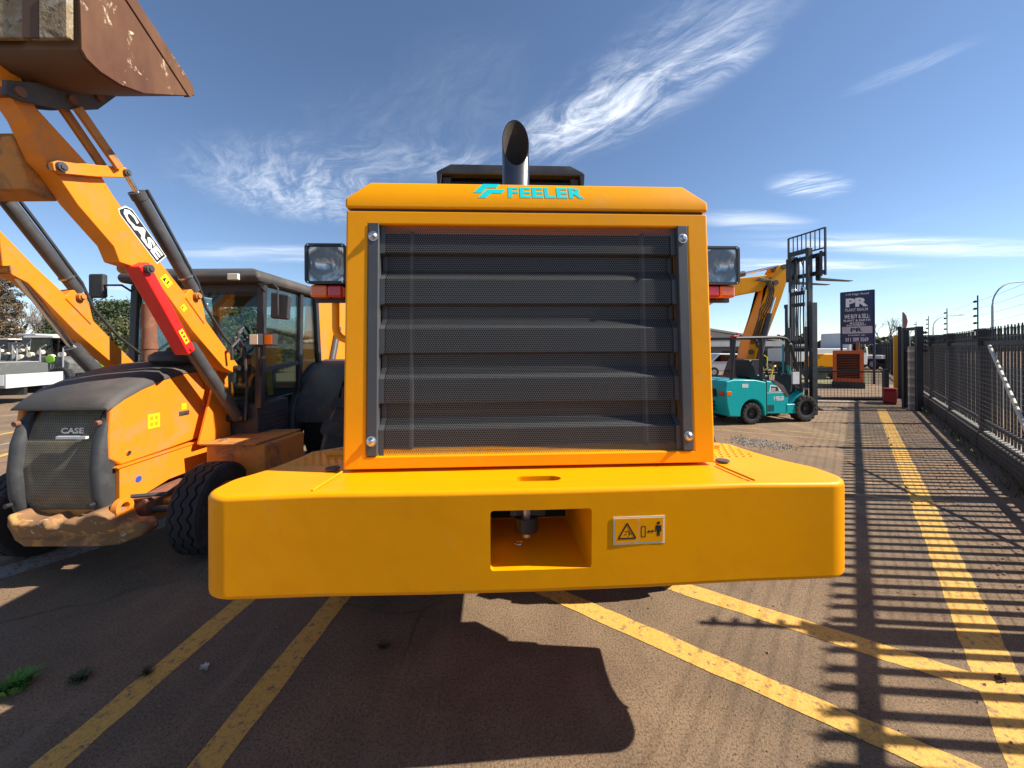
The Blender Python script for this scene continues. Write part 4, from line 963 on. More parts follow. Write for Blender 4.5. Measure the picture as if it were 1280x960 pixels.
# --- hood side panels (engine doors) from the flank outline
door = px_x([(137, 575), (136, 545), (139, 510), (156, 497), (178, 485), (205, 474), (232, 466), (246, 464), (256, 482), (258.5, 505), (258, 525), (247, 548), (200, 565), (152, 581.5)], XR)
rear = px_x([(247.5, 464), (292, 478), (298, 535), (249, 549), (260, 525), (260.5, 505), (258, 480)], XR)
for (x0, x1) in ((XR - 0.05, XR), (XL, XL + 0.05)):
    dr = bb(MB().prism(door, x0, x1, 'x'), 'engine_door', 'orange', bevel=0.02, seg=3)
    bb(MB().prism(rear, x0 + 0.012, x1 - 0.012, 'x'), 'cowl_side', 'orange', bevel=0.006)
    if x1 == XR:
        q = on_x(197, 507, XR)
        bb(MB().bx(XR - 0.001, XR + 0.006, 3.84, 3.96, 1.21, 1.255), 'handle_recess', 'black_plastic', dr, bevel=0.004)
        bb(MB().bx(XR + 0.0055, XR + 0.014, 3.86, 3.94, 1.223, 1.24), 'handle', 'steel', dr, bevel=0.003)
        bb(MB().cyl((XR, 3.33, 0.985), (XR + 0.012, 3.33, 0.985), 0.018, n=12), 'door_bolt', 'steel', dr)
        plate('warning_decal', 'yellow_print', bh, rect(0.12, 0.13), (XR + 0.001 - OF[0], 3.51 - OF[1], 1.15 - OF[2]), (0, 1, 0), (0, 0, 1), 0, 0.0015)
        for (a, b, w) in ((0.02, 0.075, 0.035), (0.065, 0.075, 0.035), (0.02, 0.02, 0.035), (0.065, 0.02, 0.035)):
            plate('decal_mark', 'gold_print', bh, rect(w, 0.035, a, b), (XR + 0.001 - OF[0], 3.51 - OF[1], 1.15 - OF[2]), (0, 1, 0), (0, 0, 1), 0.001, 0.0025)
        plate('small_decal', 'yellow_print', bh, rect(0.055, 0.06), (XR + 0.001 - OF[0], 3.87 - OF[1], 1.27 - OF[2]), (0, 1, 0), (0, 0, 1), 0, 0.0015)
# --- black hood top: crowned, rounding over the flanks
top = px_x([(133, 508), (141, 505), (156, 494), (178, 482), (205, 470.5), (232, 463), (250, 460.5)], XR)
ht = MB(); secs = []
for i, (y, z) in enumerate(top):
    sec = [(XL - 0.006, z - 0.03), (XL + 0.0, z + 0.006), (XL + 0.04, z + 0.045), (XL + 0.14, z + 0.075), (XC, z + 0.088), (XR - 0.14, z + 0.075), (XR - 0.04, z + 0.045), (XR, z + 0.006), (XR + 0.006, z - 0.03)]
    if i == 0: sec = [(a, z + (b - z) * 0.35 - 0.02) for a, b in sec]
    secs.append([(a, y if i else y + 0.0, b) for a, b in sec])
m = len(secs[0])
for s_ in secs: ht.v += s_
ht.f = [(i * m + k, i * m + k + 1, (i + 1) * m + k + 1, (i + 1) * m + k) for i in range(len(secs) - 1) for k in range(m - 1)] + [tuple(range(m)), tuple(range(len(ht.v) - 1, len(ht.v) - m - 1, -1))]
bb(ht, 'hood_top', 'dusty_black', ang=50)
bb(MB().bx(XL + 0.06, XR - 0.06, 3.33, 4.3, 0.9, 1.36), 'engine_block', 'dark_core')
# --- front grille with bulged black side cheeks
gy = [(3.232, 1.358), (3.174, 1.268), (3.126, 1.109), (3.105, 0.898), (3.116, 0.686), (3.158, 0.528), (3.195, 0.464)]
for (x0, x1, inner) in ((XR - 0.108, XR - 0.014, -1), (XL + 0.010, XL + 0.108, 1)):
    ck = MB(); m = 7
    for (y, z) in gy:
        for k in range(m):
            f = k / (m - 1); bul = math.sin(math.pi * (0.06 + 0.88 * f)) ** 0.35
            ck.v.append((x0 + (x1 - x0) * f, y + 0.045 - 0.055 * bul, z))
    nb = len(ck.v)
    for (y, z) in gy: ck.v += [(x0, 3.235, z), (x1, 3.235, z)]
    L_ = len(gy)
    ck.f = [(i * m + k, i * m + k + 1, (i + 1) * m + k + 1, (i + 1) * m + k) for i in range(L_ - 1) for k in range(m - 1)]
    ck.f += [(i * m, (i + 1) * m, nb + 2 * (i + 1), nb + 2 * i) for i in range(L_ - 1)] + [(i * m + m - 1, nb + 2 * i + 1, nb + 2 * i + 3, (i + 1) * m + m - 1) for i in range(L_ - 1)]
    ck.f += [tuple(range(m)) + (nb + 1, nb), tuple(range((L_ - 1) * m, L_ * m))[::-1] + (nb + 2 * L_ - 2, nb + 2 * L_ - 1)]
    co_ = bb(ck, 'grille_cheek', 'black_plastic', ang=50)
    xm = (x0 + x1) / 2
    bb(MB().cyl((xm, 3.16, 1.275), (xm, 3.128, 1.27), 0.022, n=14), 'cheek_bolt', 'rust', co_)
    bb(MB().cyl((xm, 3.11, 0.63), (xm, 3.07, 0.63), 0.018, n=14), 'cheek_bolt', 'black_metal', co_)
g0 = perforated([(y + 0.045 - BO.y, z) for y, z in gy], XL + 0.104 - BO.x, XR - 0.104 - BO.x, 0.015, 0.0052, 'front_grille', 'mesh_dusty', bh); tag(g0, kind='stuff')
bb(MB().prism([(y + 0.10, z) for y, z in gy] + [(3.32, 0.47), (3.32, 1.35)], XL + 0.11, XR - 0.11, 'x'), 'grille_backing', 'dark_core')
bb(MB().prism([(XL, 0.47), (XR, 0.47), (XR - 0.05, 0.40), (XR - 0.14, 0.40), (XR - 0.26, 0.45), (XL + 0.26, 0.45), (XL + 0.14, 0.40), (XL + 0.05, 0.40)], 3.165, 3.25, 'y'), 'grille_apron', 'black_plastic', bevel=0.01)
text('badge', 'CASE', 'silver_print', bh, (XR - 0.36 - OF[0], 3.15 - OF[1], 1.19 - OF[2]), (1, 0, 0), (0, -0.15, 1), 0.19, 0.05, 0.03, 0.2)
bb(MB().bx(XR - 0.38, XR - 0.14, 3.125, 3.15, 1.15, 1.172), 'badge_bar', 'silver_print')
# --- chassis rails
for (x0, x1) in ((XR - 0.12, XR + 0.02), (XL - 0.02, XL + 0.12)):
    bb(MB().prism([(3.24, 0.88), (4.6, 0.92), (4.6, 0.64), (3.7, 0.63), (3.24, 0.53)], x0, x1, 'x'), 'chassis_rail', 'orange', bevel=0.008)
    bb(MB().prism([(3.21, 0.893), (4.6, 0.933), (4.6, 0.922), (3.21, 0.882)], x0, x1 + 0.012, 'x'), 'rail_flange', 'orange')
plate('round_decal', 'blue_print', bh, [(0.028 * math.cos(R(a)), 0.028 * math.sin(R(a))) for a in range(0, 360, 30)], (XR + 0.0215 - OF[0], 3.40 - OF[1], 0.735 - OF[2]), (0, 1, 0), (0, 0, 1), 0, 0.0015)
bb(MB().bx(XL + 0.05, XR - 0.05, 3.18, 3.30, 0.46, 0.56), 'nose_frame', 'orange_worn_shaded', bevel=0.01)
# --- cast front weight with horns
cwp = [(-4.02, 0.485), (-3.988, 0.559), (-3.931, 0.591), (-3.858, 0.538), (-3.727, 0.528), (-3.63, 0.559), (-3.597, 0.506), (-3.532, 0.506), (-3.483, 0.549), (-3.386, 0.538), (-3.32, 0.591), (-3.239, 0.612), (-3.174, 0.559), (-3.125, 0.475), (-3.011, 0.48), (-2.962, 0.422), (-2.995, 0.358), (-3.141, 0.316), (-3.288, 0.316), (-3.858, 0.316), (-3.955, 0.358)]
cf = [(x * 1.0, z) for x, z in cwp]
wb = MB(); n = len(cwp)
def cwy(x): return 2.98 + 0.20 * (max(0, abs(x + 3.55) - 0.25) / 0.45) ** 2
v0 = [(x, cwy(x) + (0.02 if z > 0.5 else 0.06), z) for x, z in cwp]; v1 = [(x, 3.26 + 0.10 * max(0, abs(x + 3.55) - 0.4), z) for x, z in cwp]
wb.add(v0 + v1, [tuple(range(n)), tuple(range(2 * n - 1, n - 1, -1))] + [(i, (i + 1) % n, n + (i + 1) % n, n + i) for i in range(n)])
bb(wb, 'front_weight', 'rust_cast', bevel=0.034, seg=3)
# lug with a hole
lug = MB(); K = 20
oc = (3.16, 0.586)
outer = [(oc[0] + 0.075 * math.cos(R(a)), oc[1] + 0.075 * math.sin(R(a))) for a in np.linspace(-20, 200, K)]; inner_ = [(oc[0] + 0.038 * math.cos(R(a)), oc[1] + 0.038 * math.sin(R(a))) for a in np.linspace(-20, 200, K)]
outer += [(3.07, 0.43), (3.28, 0.43)]; inner_ += [(oc[0] + 0.038 * math.cos(R(235)), oc[1] + 0.038 * math.sin(R(235))), (oc[0] + 0.038 * math.cos(R(305)), oc[1] + 0.038 * math.sin(R(305)))]
K += 2
for x in (-3.205, -3.155): lug.v += [(x, a, b) for a, b in outer] + [(x, a, b) for a, b in inner_]
for k in range(K):
    k2 = (k + 1) % K
    lug.f += [(k, k2, K + k2, K + k), (2 * K + k, 3 * K + k, 3 * K + k2, 2 * K + k2), (k, 2 * K + k, 2 * K + k2, k2), (K + k, K + k2, 3 * K + k2, 3 * K + k)]
bb(lug, 'tow_lug', 'orange', bevel=0.004)
# --- front axle and wheels
bb(MB().prism([(-4.30, 0.36), (-4.2, 0.50), (-3.8, 0.56), (-3.4, 0.56), (-3.0, 0.50), (-2.88, 0.36), (-3.0, 0.33), (-3.4, 0.38), (-3.8, 0.38), (-4.2, 0.33)], 3.50, 3.74, 'y'), 'front_axle', 'orange_worn_shaded', bevel=0.015)
bb(MB().bx(-3.45, -3.16, 3.34, 4.0, 0.42, 0.58), 'axle_cradle', 'rust', bevel=0.01)
bb(MB().cyl((-4.2, 3.42, 0.47), (-2.95, 3.42, 0.47), 0.03, n=12), 'steering_cylinder', 'cyl_grey')
bb(MB().tube([(-3.25, 3.3, 0.62), (-3.05, 3.42, 0.60), (-3.02, 3.6, 0.66), (-3.05, 3.9, 0.62)], 0.018, 8), 'hose', 'black_plastic')
for (x, s) in ((-2.80, 1), (-4.42, -1)):
    d = Vector((s * math.cos(R(5 * s)), s * math.sin(R(5 * s)), 0))
    wheel(bh, Vector((x, 3.62, 0.405)), d, 0.405, 0.275, 'orange_worn_shaded', 'road', off=OF)
# --- right-hand toolbox / step
bb(MB().prism([(3.92, 0.905), (4.66, 0.885), (4.66, 0.50), (3.92, 0.50)], -3.10, -2.50, 'x'), 'toolbox', 'orange_worn_shaded', bevel=0.02)  # box and lid: browner orange paints in the loader's shadow
bb(MB().prism([(3.86, 0.93), (4.70, 0.905), (4.70, 0.89), (3.86, 0.912)], -3.12, -2.56, 'x'), 'toolbox_lid', 'orange_worn_shaded', bevel=0.004)
bb(MB().cyl((-2.98, 4.0, 0.925), (-2.98, 4.0, 0.955), 0.028, n=14), 'filler_cap', 'steel')
bb(MB().bx(-2.9, -2.5, 4.72, 5.3, 0.35, 0.42).bx(-2.9, -2.86, 4.72, 5.3, 0.42, 0.8), 'step', 'black_metal')
# --- cab
cx0, cx1, cya, cyb = -4.33, -2.88, 4.42, 5.82
def pil(p, q, w=0.05): return MB().tube([p, q], w, 4)
cb = bb(MB().prism([(cya, 0.72), (cya + 0.0, 1.25), (cya + 0.62, 1.25), (cya + 0.62, 0.72)], cx0 + 0.02, cx1 - 0.02, 'x'), 'cab_base', 'black_plastic', bevel=0.02)
for k in range(7): bb(MB().bx(cx1 - 0.019, cx1 - 0.008, cya + 0.05, cya + 0.55, 0.78 + 0.055 * k, 0.80 + 0.055 * k), 'cab_base_rib', 'black_plastic', cb)
bb(MB().bx(cx0 + 0.05, cx1 - 0.05, cya + 0.1, cyb, 0.95, 1.02), 'cab_floor', 'dark_core')
for x in (cx0, cx1):
    s = 1 if x == cx1 else -1
    bb(MB().prism([(cya - 0.035, 1.2), (cya + 0.035, 1.2), (cya + 0.10, 2.62), (cya + 0.03, 2.62)], x - 0.04, x + 0.04, 'x'), 'front_pillar', 'black_metal', bevel=0.01)
    bb(MB().prism([(cyb - 0.62, 1.3), (cyb - 0.55, 1.3), (cyb - 0.50, 2.62), (cyb - 0.57, 2.62)], x - 0.03, x + 0.03, 'x'), 'door_pillar', 'black_metal', bevel=0.008)
    bb(MB().prism([(cyb - 0.06, 1.3), (cyb + 0.02, 1.3), (cyb - 0.10, 2.62), (cyb - 0.18, 2.62)], x - 0.035, x + 0.035, 'x'), 'rear_pillar', 'black_metal', bevel=0.008)
    bb(MB().prism([(cya + 0.04, 1.66), (cyb - 0.62, 1.72), (cyb - 0.62, 1.67), (cya + 0.04, 1.61)], x - 0.025, x + 0.025, 'x'), 'door_rail', 'black_metal')
    bb(MB().prism([(cya + 0.045, 1.27), (cyb - 0.60, 1.30), (cyb - 0.555, 2.60), (cya + 0.095, 2.60)], x - 0.006, x + 0.006, 'x'), 'door_glass', 'glass_cab')
    bb(MB().prism([(cyb - 0.55, 1.32), (cyb - 0.05, 1.32), (cyb - 0.17, 2.60), (cyb - 0.50, 2.60)], x - 0.006, x + 0.006, 'x'), 'quarter_glass', 'glass_cab')
bb(MB().prism([(cya - 0.0, 1.27), (cya + 0.012, 1.27), (cya + 0.075, 2.6), (cya + 0.063, 2.6)], cx0 + 0.045, cx1 - 0.045, 'x'), 'windscreen', 'glass_cab')
bb(MB().prism([(cyb - 0.02, 1.32), (cyb - 0.008, 1.32), (cyb - 0.13, 2.6), (cyb - 0.142, 2.6)], cx0 + 0.045, cx1 - 0.045, 'x'), 'rear_glass', 'glass_cab')
bb(MB().bx(cx0 + 0.045, cx1 - 0.045, cya + 0.06, cya + 0.11, 2.50, 2.62), 'header', 'black_metal')
bb(MB().bx(cx0 + 0.045, cx1 - 0.045, cyb - 0.16, cyb - 0.10, 2.50, 2.62), 'header', 'black_metal')
bb(MB().prism([(cyb - 0.06, 1.02), (cyb, 1.02), (cyb, 1.31), (cyb - 0.06, 1.31)], cx0 + 0.04, cx1 - 0.04, 'x'), 'rear_panel', 'black_plastic')
bb(MB().cyl((-3.4, cyb - 0.35, 1.2), (-3.34, cyb - 0.3, 2.55), 0.03, n=8), 'inner_post', 'black_metal')
rfm = MB(); rr0 = [(cx0 - 0.08, cya - 0.12), (cx1 + 0.08, cya - 0.12), (cx1 + 0.08, cyb + 0.06), (cx0 - 0.08, cyb + 0.06)]
def shr(p, d): return [(a + (d if a < XC else -d), b + (d if b < 5 else -d)) for a, b in p]
rfm.add([(a, b, 2.62) for a, b in shr(rr0, 0.03)] + [(a, b, 2.69) for a, b in rr0] + [(a, b, 2.76) for a, b in shr(rr0, 0.05)] + [(a, b, 2.815) for a, b in shr(rr0, 0.22)],
        [(0, 1, 2, 3), (15, 14, 13, 12)] + [(4 * q + i, 4 * q + (i + 1) % 4, 4 * q + 4 + (i + 1) % 4, 4 * q + 4 + i) for q in range(3) for i in range(4)])
rfo = bb(rfm, 'cab_roof', 'dusty_black', bevel=0.03, seg=3)
for x in (-3.08, -4.1): bb(MB().bx(x - 0.06, x + 0.06, cya - 0.14, cya - 0.085, 2.64, 2.71), 'roof_light', 'cream_print', rfo, bevel=0.008)
# seat, steering column and wheel, loader lever
bb(MB().prism([(5.0, 1.28), (5.45, 1.24), (5.55, 1.36), (5.50, 2.05), (5.40, 2.05), (5.38, 1.42), (5.0, 1.40)], -3.85, -3.35, 'x'), 'seat', 'seat_vinyl', bevel=0.04, seg=3)
bb(MB().prism([(4.52, 1.02), (4.72, 1.02), (4.90, 1.70), (4.82, 1.72)], -3.72, -3.48, 'x'), 'steering_console', 'black_plastic', bevel=0.02)
sw_c = Vector((-3.6, 4.86, 1.78)); sx_, sy_ = Vector((1, 0, 0)), Vector((0, 0.8, 0.6))
bb(MB().tube([sw_c + (sx_ * math.cos(R(a)) + sy_ * math.sin(R(a))) * 0.19 for a in range(0, 361, 15)], 0.014, 8), 'steering_wheel', 'black_plastic')
bb(MB().tube([(-3.2, 5.0, 1.25), (-3.18, 4.95, 1.6), (-3.2, 4.9, 1.72)], 0.015, 8), 'lever', 'black_metal')
bb(MB().tube([(-3.05, 4.9, 1.3), (-3.05, 4.86, 1.62)], 0.03, 8), 'armrest_strap', 'yellow_print')
# mirrors, work lamps, stack, pre-cleaner
bb(MB().tube([(cx1 + 0.03, 4.50, 2.52), (cx1 + 0.05, 4.35, 2.60), (cx1 + 0.22, 4.33, 2.60), (cx1 + 0.27, 4.33, 2.55), (cx1 + 0.27, 4.33, 2.25)], 0.012, 8), 'mirror_arm', 'black_metal')
bb(MB().prism([(cx1 + 0.16, 2.22), (cx1 + 0.36, 2.20), (cx1 + 0.38, 2.48), (cx1 + 0.17, 2.52)], 4.36, 4.42, 'y'), 'mirror', 'black_plastic', bevel=0.02)
ml = on_y(123, 357, 4.36)
bb(MB().tube([(cx0 - 0.03, 4.50, 2.52), (cx0 - 0.05, 4.36, 2.60), (ml.x - 0.06, 4.34, 2.60), (ml.x - 0.06, 4.34, 2.40)], 0.012, 8), 'mirror_arm', 'black_metal')
bb(MB().bx(ml.x - 0.09, ml.x + 0.08, 4.33, 4.39, ml.z - 0.14, ml.z + 0.13), 'mirror', 'black_plastic', bevel=0.02)
for (x, y, z) in ((cx1 + 0.02, 4.30, 1.98), (cx1 + 0.13, 4.38, 1.98)):
    l_ = bb(MB().bx(x - 0.055, x + 0.055, y, y + 0.09, z - 0.065, z + 0.065), 'side_lamp', 'black_plastic', bevel=0.01)
    bb(MB().bx(x - 0.045, x + 0.045, y - 0.006, y - 0.0005, z - 0.055, z + 0.055), 'lamp_lens', 'lens_amber' if x > cx1 + 0.1 else 'cream_print', l_, bevel=0.003)
bb(MB().tube([(cx1 + 0.02, 4.42, 1.55), (cx1 + 0.03, 4.36, 1.7), (cx1 + 0.03, 4.36, 1.95)], 0.014, 8), 'lamp_bracket', 'black_metal')
es = on_y(187, 436, 4.05)
bb(MB().cyl((es.x, 4.05, 1.55), (es.x, 4.05, 2.34), 0.062, n=18).cyl((es.x, 4.05, 1.88), (es.x, 4.05, 1.93), 0.07, n=18), 'exhaust_stack', 'rust')
pc = on_y(214, 448, 3.95)
bb(MB().lathe([(0.001, 0.13), (0.12, 0.12), (0.175, 0.08), (0.18, 0.03), (0.14, 0.0), (0.09, -0.02), (0.09, -0.15)], (pc.x, 3.95, pc.z - 0.05), (0, 0, 1), 28), 'air_precleaner', 'black_plastic')
# fender and rear wheels
fa = []
for a in range(20, 176, 12): fa.append((6.02 + 0.94 * math.cos(R(a)), 0.82 + 0.90 * math.sin(R(a))))
fo = fa + [(6.02 + 0.90 * math.cos(R(a)), 0.82 + 0.86 * math.sin(R(a))) for a in range(175, 19, -12)]
for (x0, x1) in ((-2.89, -2.34), (-4.87, -4.32)):
    bb(MB().prism(fo, x0, x1, 'x'), 'fender', 'black_plastic', bevel=0.012, ang=50)
    pane = [(cya + 0.66, 0.74)] + [(y, z) for y, z in reversed(fa) if y < 6.2] + [(6.2, 1.30), (cyb, 1.30), (cya + 0.62, 1.26)]
bb(MB().prism([(5.04, 0.74), (5.10, 1.15), (5.30, 1.46), (5.62, 1.66), (5.80, 1.70), (5.80, 0.9), (5.30, 0.74)], -2.95, -2.86, 'x'), 'fender_side', 'black_plastic', bevel=0.03)
for (x, s) in ((-2.62, 1), (-4.58, -1)):
    wheel(bh, Vector((x, 6.02, 0.78)), (s, 0, 0), 0.78, 0.50, 'cream_print', 'chevron', lugs=18, off=OF)
# --- rear digging boom, folded up behind the cab, with stabiliser frame
bb(MB().prism(px_x([(392, 470), (397, 385), (408, 350), (440, 345), (455, 400), (452, 470), (430, 520), (405, 520)], -3.40), -3.62, -3.40, 'x'), 'dig_boom', 'orange', bevel=0.02)
bb(MB().prism([(6.75, 0.5), (7.1, 0.5), (7.1, 1.3), (6.75, 1.3)], -4.4, -2.8, 'x'), 'stabiliser_frame', 'orange_worn_shaded', bevel=0.02)
bb(MB().prism([(7.15, 0.7), (7.55, 0.8), (8.2, 2.2), (8.1, 2.9), (7.8, 2.9), (7.75, 2.2)], -3.68, -3.5, 'x'), 'dipper', 'orange', bevel=0.02)
bb(MB().cyl((-3.36, 7.0, 1.1), (-3.36, 7.5, 2.3), 0.06, n=14), 'boom_cylinder', 'cyl_grey')
# ------------------------------------------------------------------ loader arms
AX = -3.05; ATH = 0.13; ADX = -1.12
arm_px = [(298, 457), (292, 466), (280, 460), (240, 413), (197, 353), (172, 335), (150, 328), (142, 308), (97, 256), (72, 219), (56, 202), (34, 152), (0, 100), (-18, 60), (18, 60), (28, 100), (45, 134), (109, 204), (128, 222), (140, 242), (203, 331), (232, 368), (237, 362), (244, 360.5), (250, 368), (254, 382), (257, 400), (287, 442)]
arm_o = px_x(arm_px, AX)
def P(px, py, X): return on_x(px, py, X)
for k in range(2):
    dx = ADX * k; V = Vector((dx, 0, 0))
    am = bb(MB().prism(arm_o, AX - ATH + dx, AX + dx, 'x'), 'lift_arm', 'orange', bevel=0.008)
    # raised rib and pins on the outer face
    a, b = P(232, 372, AX + 0.004), P(255, 404, AX + 0.004)
    bb(MB().tube([a + V, b + V], 0.006, 6), 'arm_rib', 'orange', am)
    c = P(244, 370, AX)
    bb(MB().cyl(c + V + Vector((-ATH - 0.03, 0, 0)), c + V + Vector((0.035, 0, 0)), 0.034, n=16).cyl(c + V + Vector((0.035, 0, 0)), c + V + Vector((0.05, 0, 0)), 0.022, n=12), 'pin', 'orange_worn_shaded', am)
    c = P(293, 460, AX)
    bb(MB().cyl(c + V + Vector((-ATH - 0.05, 0, 0)), c + V + Vector((0.05, 0, 0)), 0.03, n=14), 'pin', 'black_metal', am)
    # bell crank at the knee and its pins
    bk = px_x([(66, 203), (72, 200), (120, 206), (157, 209), (161, 213), (161, 219), (156, 222), (120, 221), (76, 217), (68, 213)], AX + 0.05)
    bc = bb(MB().prism(bk, AX + 0.012 + dx, AX + 0.05 + dx, 'x'), 'bell_crank', 'orange', bevel=0.006)
    for (u, v, r_) in ((75, 208.5, 0.030), (157, 216, 0.026)):
        c = P(u, v, AX + 0.05); bb(MB().cyl(c + V + Vector((-0.06, 0, 0)), c + V + Vector((0.022, 0, 0)), r_, n=16).cyl(c + V + Vector((0.022, 0, 0)), c + V + Vector((0.03, 0, 0)), r_ * 0.6, n=6), 'pin', 'cyl_grey', bc)
    # twin tilt links up to the bucket
    for (x, (u0, v0), (u1, v1)) in ((AX - 0.01, (76, 132), (128, 208)), (AX + 0.075, (96, 134), (149, 210))):
        a, b = P(u0, v0, x) + V, P(u1, v1, x) + V; d = (b - a); L_ = d.length; rot = Matrix.Rotation(math.atan2(d.z, d.y), 3, 'X')
        bb(MB().box((a + b) / 2, (0.028, L_, 0.062), rot), 'tilt_link', 'orange_worn_shaded', bevel=0.006)
    # tilt ram: rod and barrel with its feed pipe
    a, b, c = P(157, 217, AX - 0.03) + V, P(172, 243, AX - 0.03) + V, P(242, 364, AX - 0.03) + V
    tr = bb(MB().cyl(b, c, 0.052, n=20).cyl(b + (b - c).normalized() * 0.02, b + (c - b).normalized() * 0.04, 0.058, n=20), 'tilt_ram', 'cyl_grey', ang=40)
    bb(MB().cyl(a, b, 0.022, n=14), 'ram_rod', 'chrome', tr)
    o3 = Vector((0.045, 0.03, 0.05))
    bb(MB().tube([b + o3, b + (c - b) * 0.3 + o3, c + o3 * 0.9 - (c - b) * 0.06, c + Vector((0.04, 0.10, -0.15)), c + Vector((0.0, 0.38, -0.42)), c + Vector((0, 0.62, -0.60))], 0.014, 8), 'hydraulic_hose', 'black_plastic', tr)
    q = b + (c - b) * 0.82; bb(MB().cyl(q, q + (c - b).normalized() * 0.015, 0.060, n=20), 'clamp', 'steel', tr)
    # lift ram under the arm
    a, b, c = P(182, 338, AX - 0.04) + V, P(236, 432, AX - 0.04) + V, P(297, 522, AX - 0.04) + V
    lr = bb(MB().cyl(b, c, 0.060, n=20), 'lift_ram', 'cyl_grey', ang=40)
    bb(MB().cyl(a, b, 0.027, n=14), 'ram_rod', 'chrome', lr)
    bb(MB().cyl(c + Vector((-0.1, 0, 0)), c + Vector((0.08, 0, 0)), 0.05, n=14), 'ram_foot', 'black_metal', lr)
    a = P(181, 336, AX + 0.03) + V
    bb(MB().cyl(a + Vector((-0.2, 0, 0)), a + Vector((0.03, 0, 0)), 0.035, n=16), 'pin', 'orange_worn_shaded', lr)
    # mast tower behind the hood
    bb(MB().prism([(3.95, 0.9), (4.40, 0.9), (4.36, 1.55), (4.34, 1.74), (4.22, 1.74), (4.15, 1.5)], AX - ATH - 0.04 + dx, AX - ATH - 0.01 + dx, 'x'), 'tower', 'orange', bevel=0.008)
# red safety strut over the near lift ram
a, b = P(181, 336, AX + 0.06), P(236, 436, AX + 0.06); d = b - a; rot = Matrix.Rotation(math.atan2(d.z, d.y), 3, 'X')
rs = bb(MB().box((a + b) / 2 + Vector((-0.05, 0, 0)), (0.13, d.length + 0.08, 0.10), rot), 'safety_strut', 'red_paint', bevel=0.012)
bb(MB().cyl(a + Vector((0.0, 0, 0)), a + Vector((0.05, 0, 0)), 0.035, n=16).cyl(a + Vector((0.05, 0, 0)), a + Vector((0.06, 0, 0)), 0.02, n=8), 'pin', 'cyl_grey', rs)
bb(MB().cyl(b + Vector((0.0, 0, 0)), b + Vector((0.03, 0, 0)), 0.016, n=8), 'bolt', 'red_paint', rs)
ud = d.normalized(); up = Vector((1, 0, 0)).cross(ud)
f_ = a + d * 0.74 + Vector((0.0165, 0, 0)) - Vector(OF)
plate('strut_decal', 'yellow_print', bh, rect(0.14, 0.05, 0, -0.025), f_, ud, up, 0, 0.001)
for k in range(3): plate('decal_mark', 'red_paint', bh, rect(0.02, 0.025, 0.02 + 0.04 * k, -0.012), f_, ud, up, 0.0005, 0.0018)
# hoses between tower and cab
for k, (u, v) in enumerate(((292, 425), (296, 418), (300, 432), (288, 436))):
    a = P(u, v, AX + 0.02 * k)
    bb(MB().tube([a + Vector((0, 0.02, -0.12)), a + Vector((0.01, 0.0, 0.02)), a + Vector((0.02, 0.10, 0.10)), a + Vector((0.0, 0.22, 0.0)), a + Vector((0, 0.25, -0.45)), a + Vector((0, 0.22, -0.8))], 0.016, 8), 'hydraulic_hose', 'black_plastic')
# decals on the near arm: maker's name on a dark-edged white strip, warnings
na, nb_ = P(147, 263, AX), P(196, 328, AX); dd = (nb_ - na).normalized(); uu = Vector((1, 0, 0)).cross(dd)
o_ = na + Vector((0.001, 0, 0)) - Vector(OF); Ld = (nb_ - na).length
hN = 0.105
plate('name_strip', 'black_print', bh, [(0.0, 0.012), (0.03, -0.004), (Ld, -0.004), (Ld + 0.004, hN + 0.004), (0.05, hN + 0.004), (0.012, hN * 0.75)], o_, dd, uu, 0, 0.001)
plate('name_strip', 'white_print', bh, [(-0.008, 0.01), (0.03, -0.010), (Ld + 0.008, -0.010), (Ld + 0.012, hN + 0.010), (0.045, hN + 0.010), (0.0, hN * 0.78)], o_, dd, uu, 0, 0.0005)
text('lettering', 'CASE', 'white_print', bh, o_ + dd * 0.015 + uu * 0.012, dd, uu, Ld - 0.03, hN - 0.02, 0.05, 0.0, 0.0022)
for (u, v, w_, h_) in ((203, 345, 0.105, 0.075), (227, 382, 0.055, 0.055)):
    c = P(u, v, AX) + Vector((0.001, 0, 0)) - Vector(OF)
    plate('warning_decal', 'yellow_print', bh, rect(w_, h_, 0, -h_ / 2), c, dd, uu, 0, 0.0012)
    plate('decal_mark', 'black_print', bh, [(w_ * 0.12, -h_ * 0.3), (w_ * 0.45, -h_ * 0.3), (w_ * 0.28, h_ * 0.25)], c, dd, uu, 0.0008, 0.002)
    if w_ > 0.06: plate('decal_mark', 'black_print', bh, rect(w_ * 0.12, h_ * 0.5, w_ * 0.6, -h_ * 0.25), c, dd, uu, 0.0008, 0.002)
# cross member between the arms
xm = px_x([(94, 252), (62, 236), (40, 170), (52, 166), (80, 210), (104, 245)], AX)
bb(MB().prism(xm, AX + ADX + 0.002, AX - ATH - 0.002, 'x'), 'cross_member', 'orange_worn_shaded', bevel=0.01)
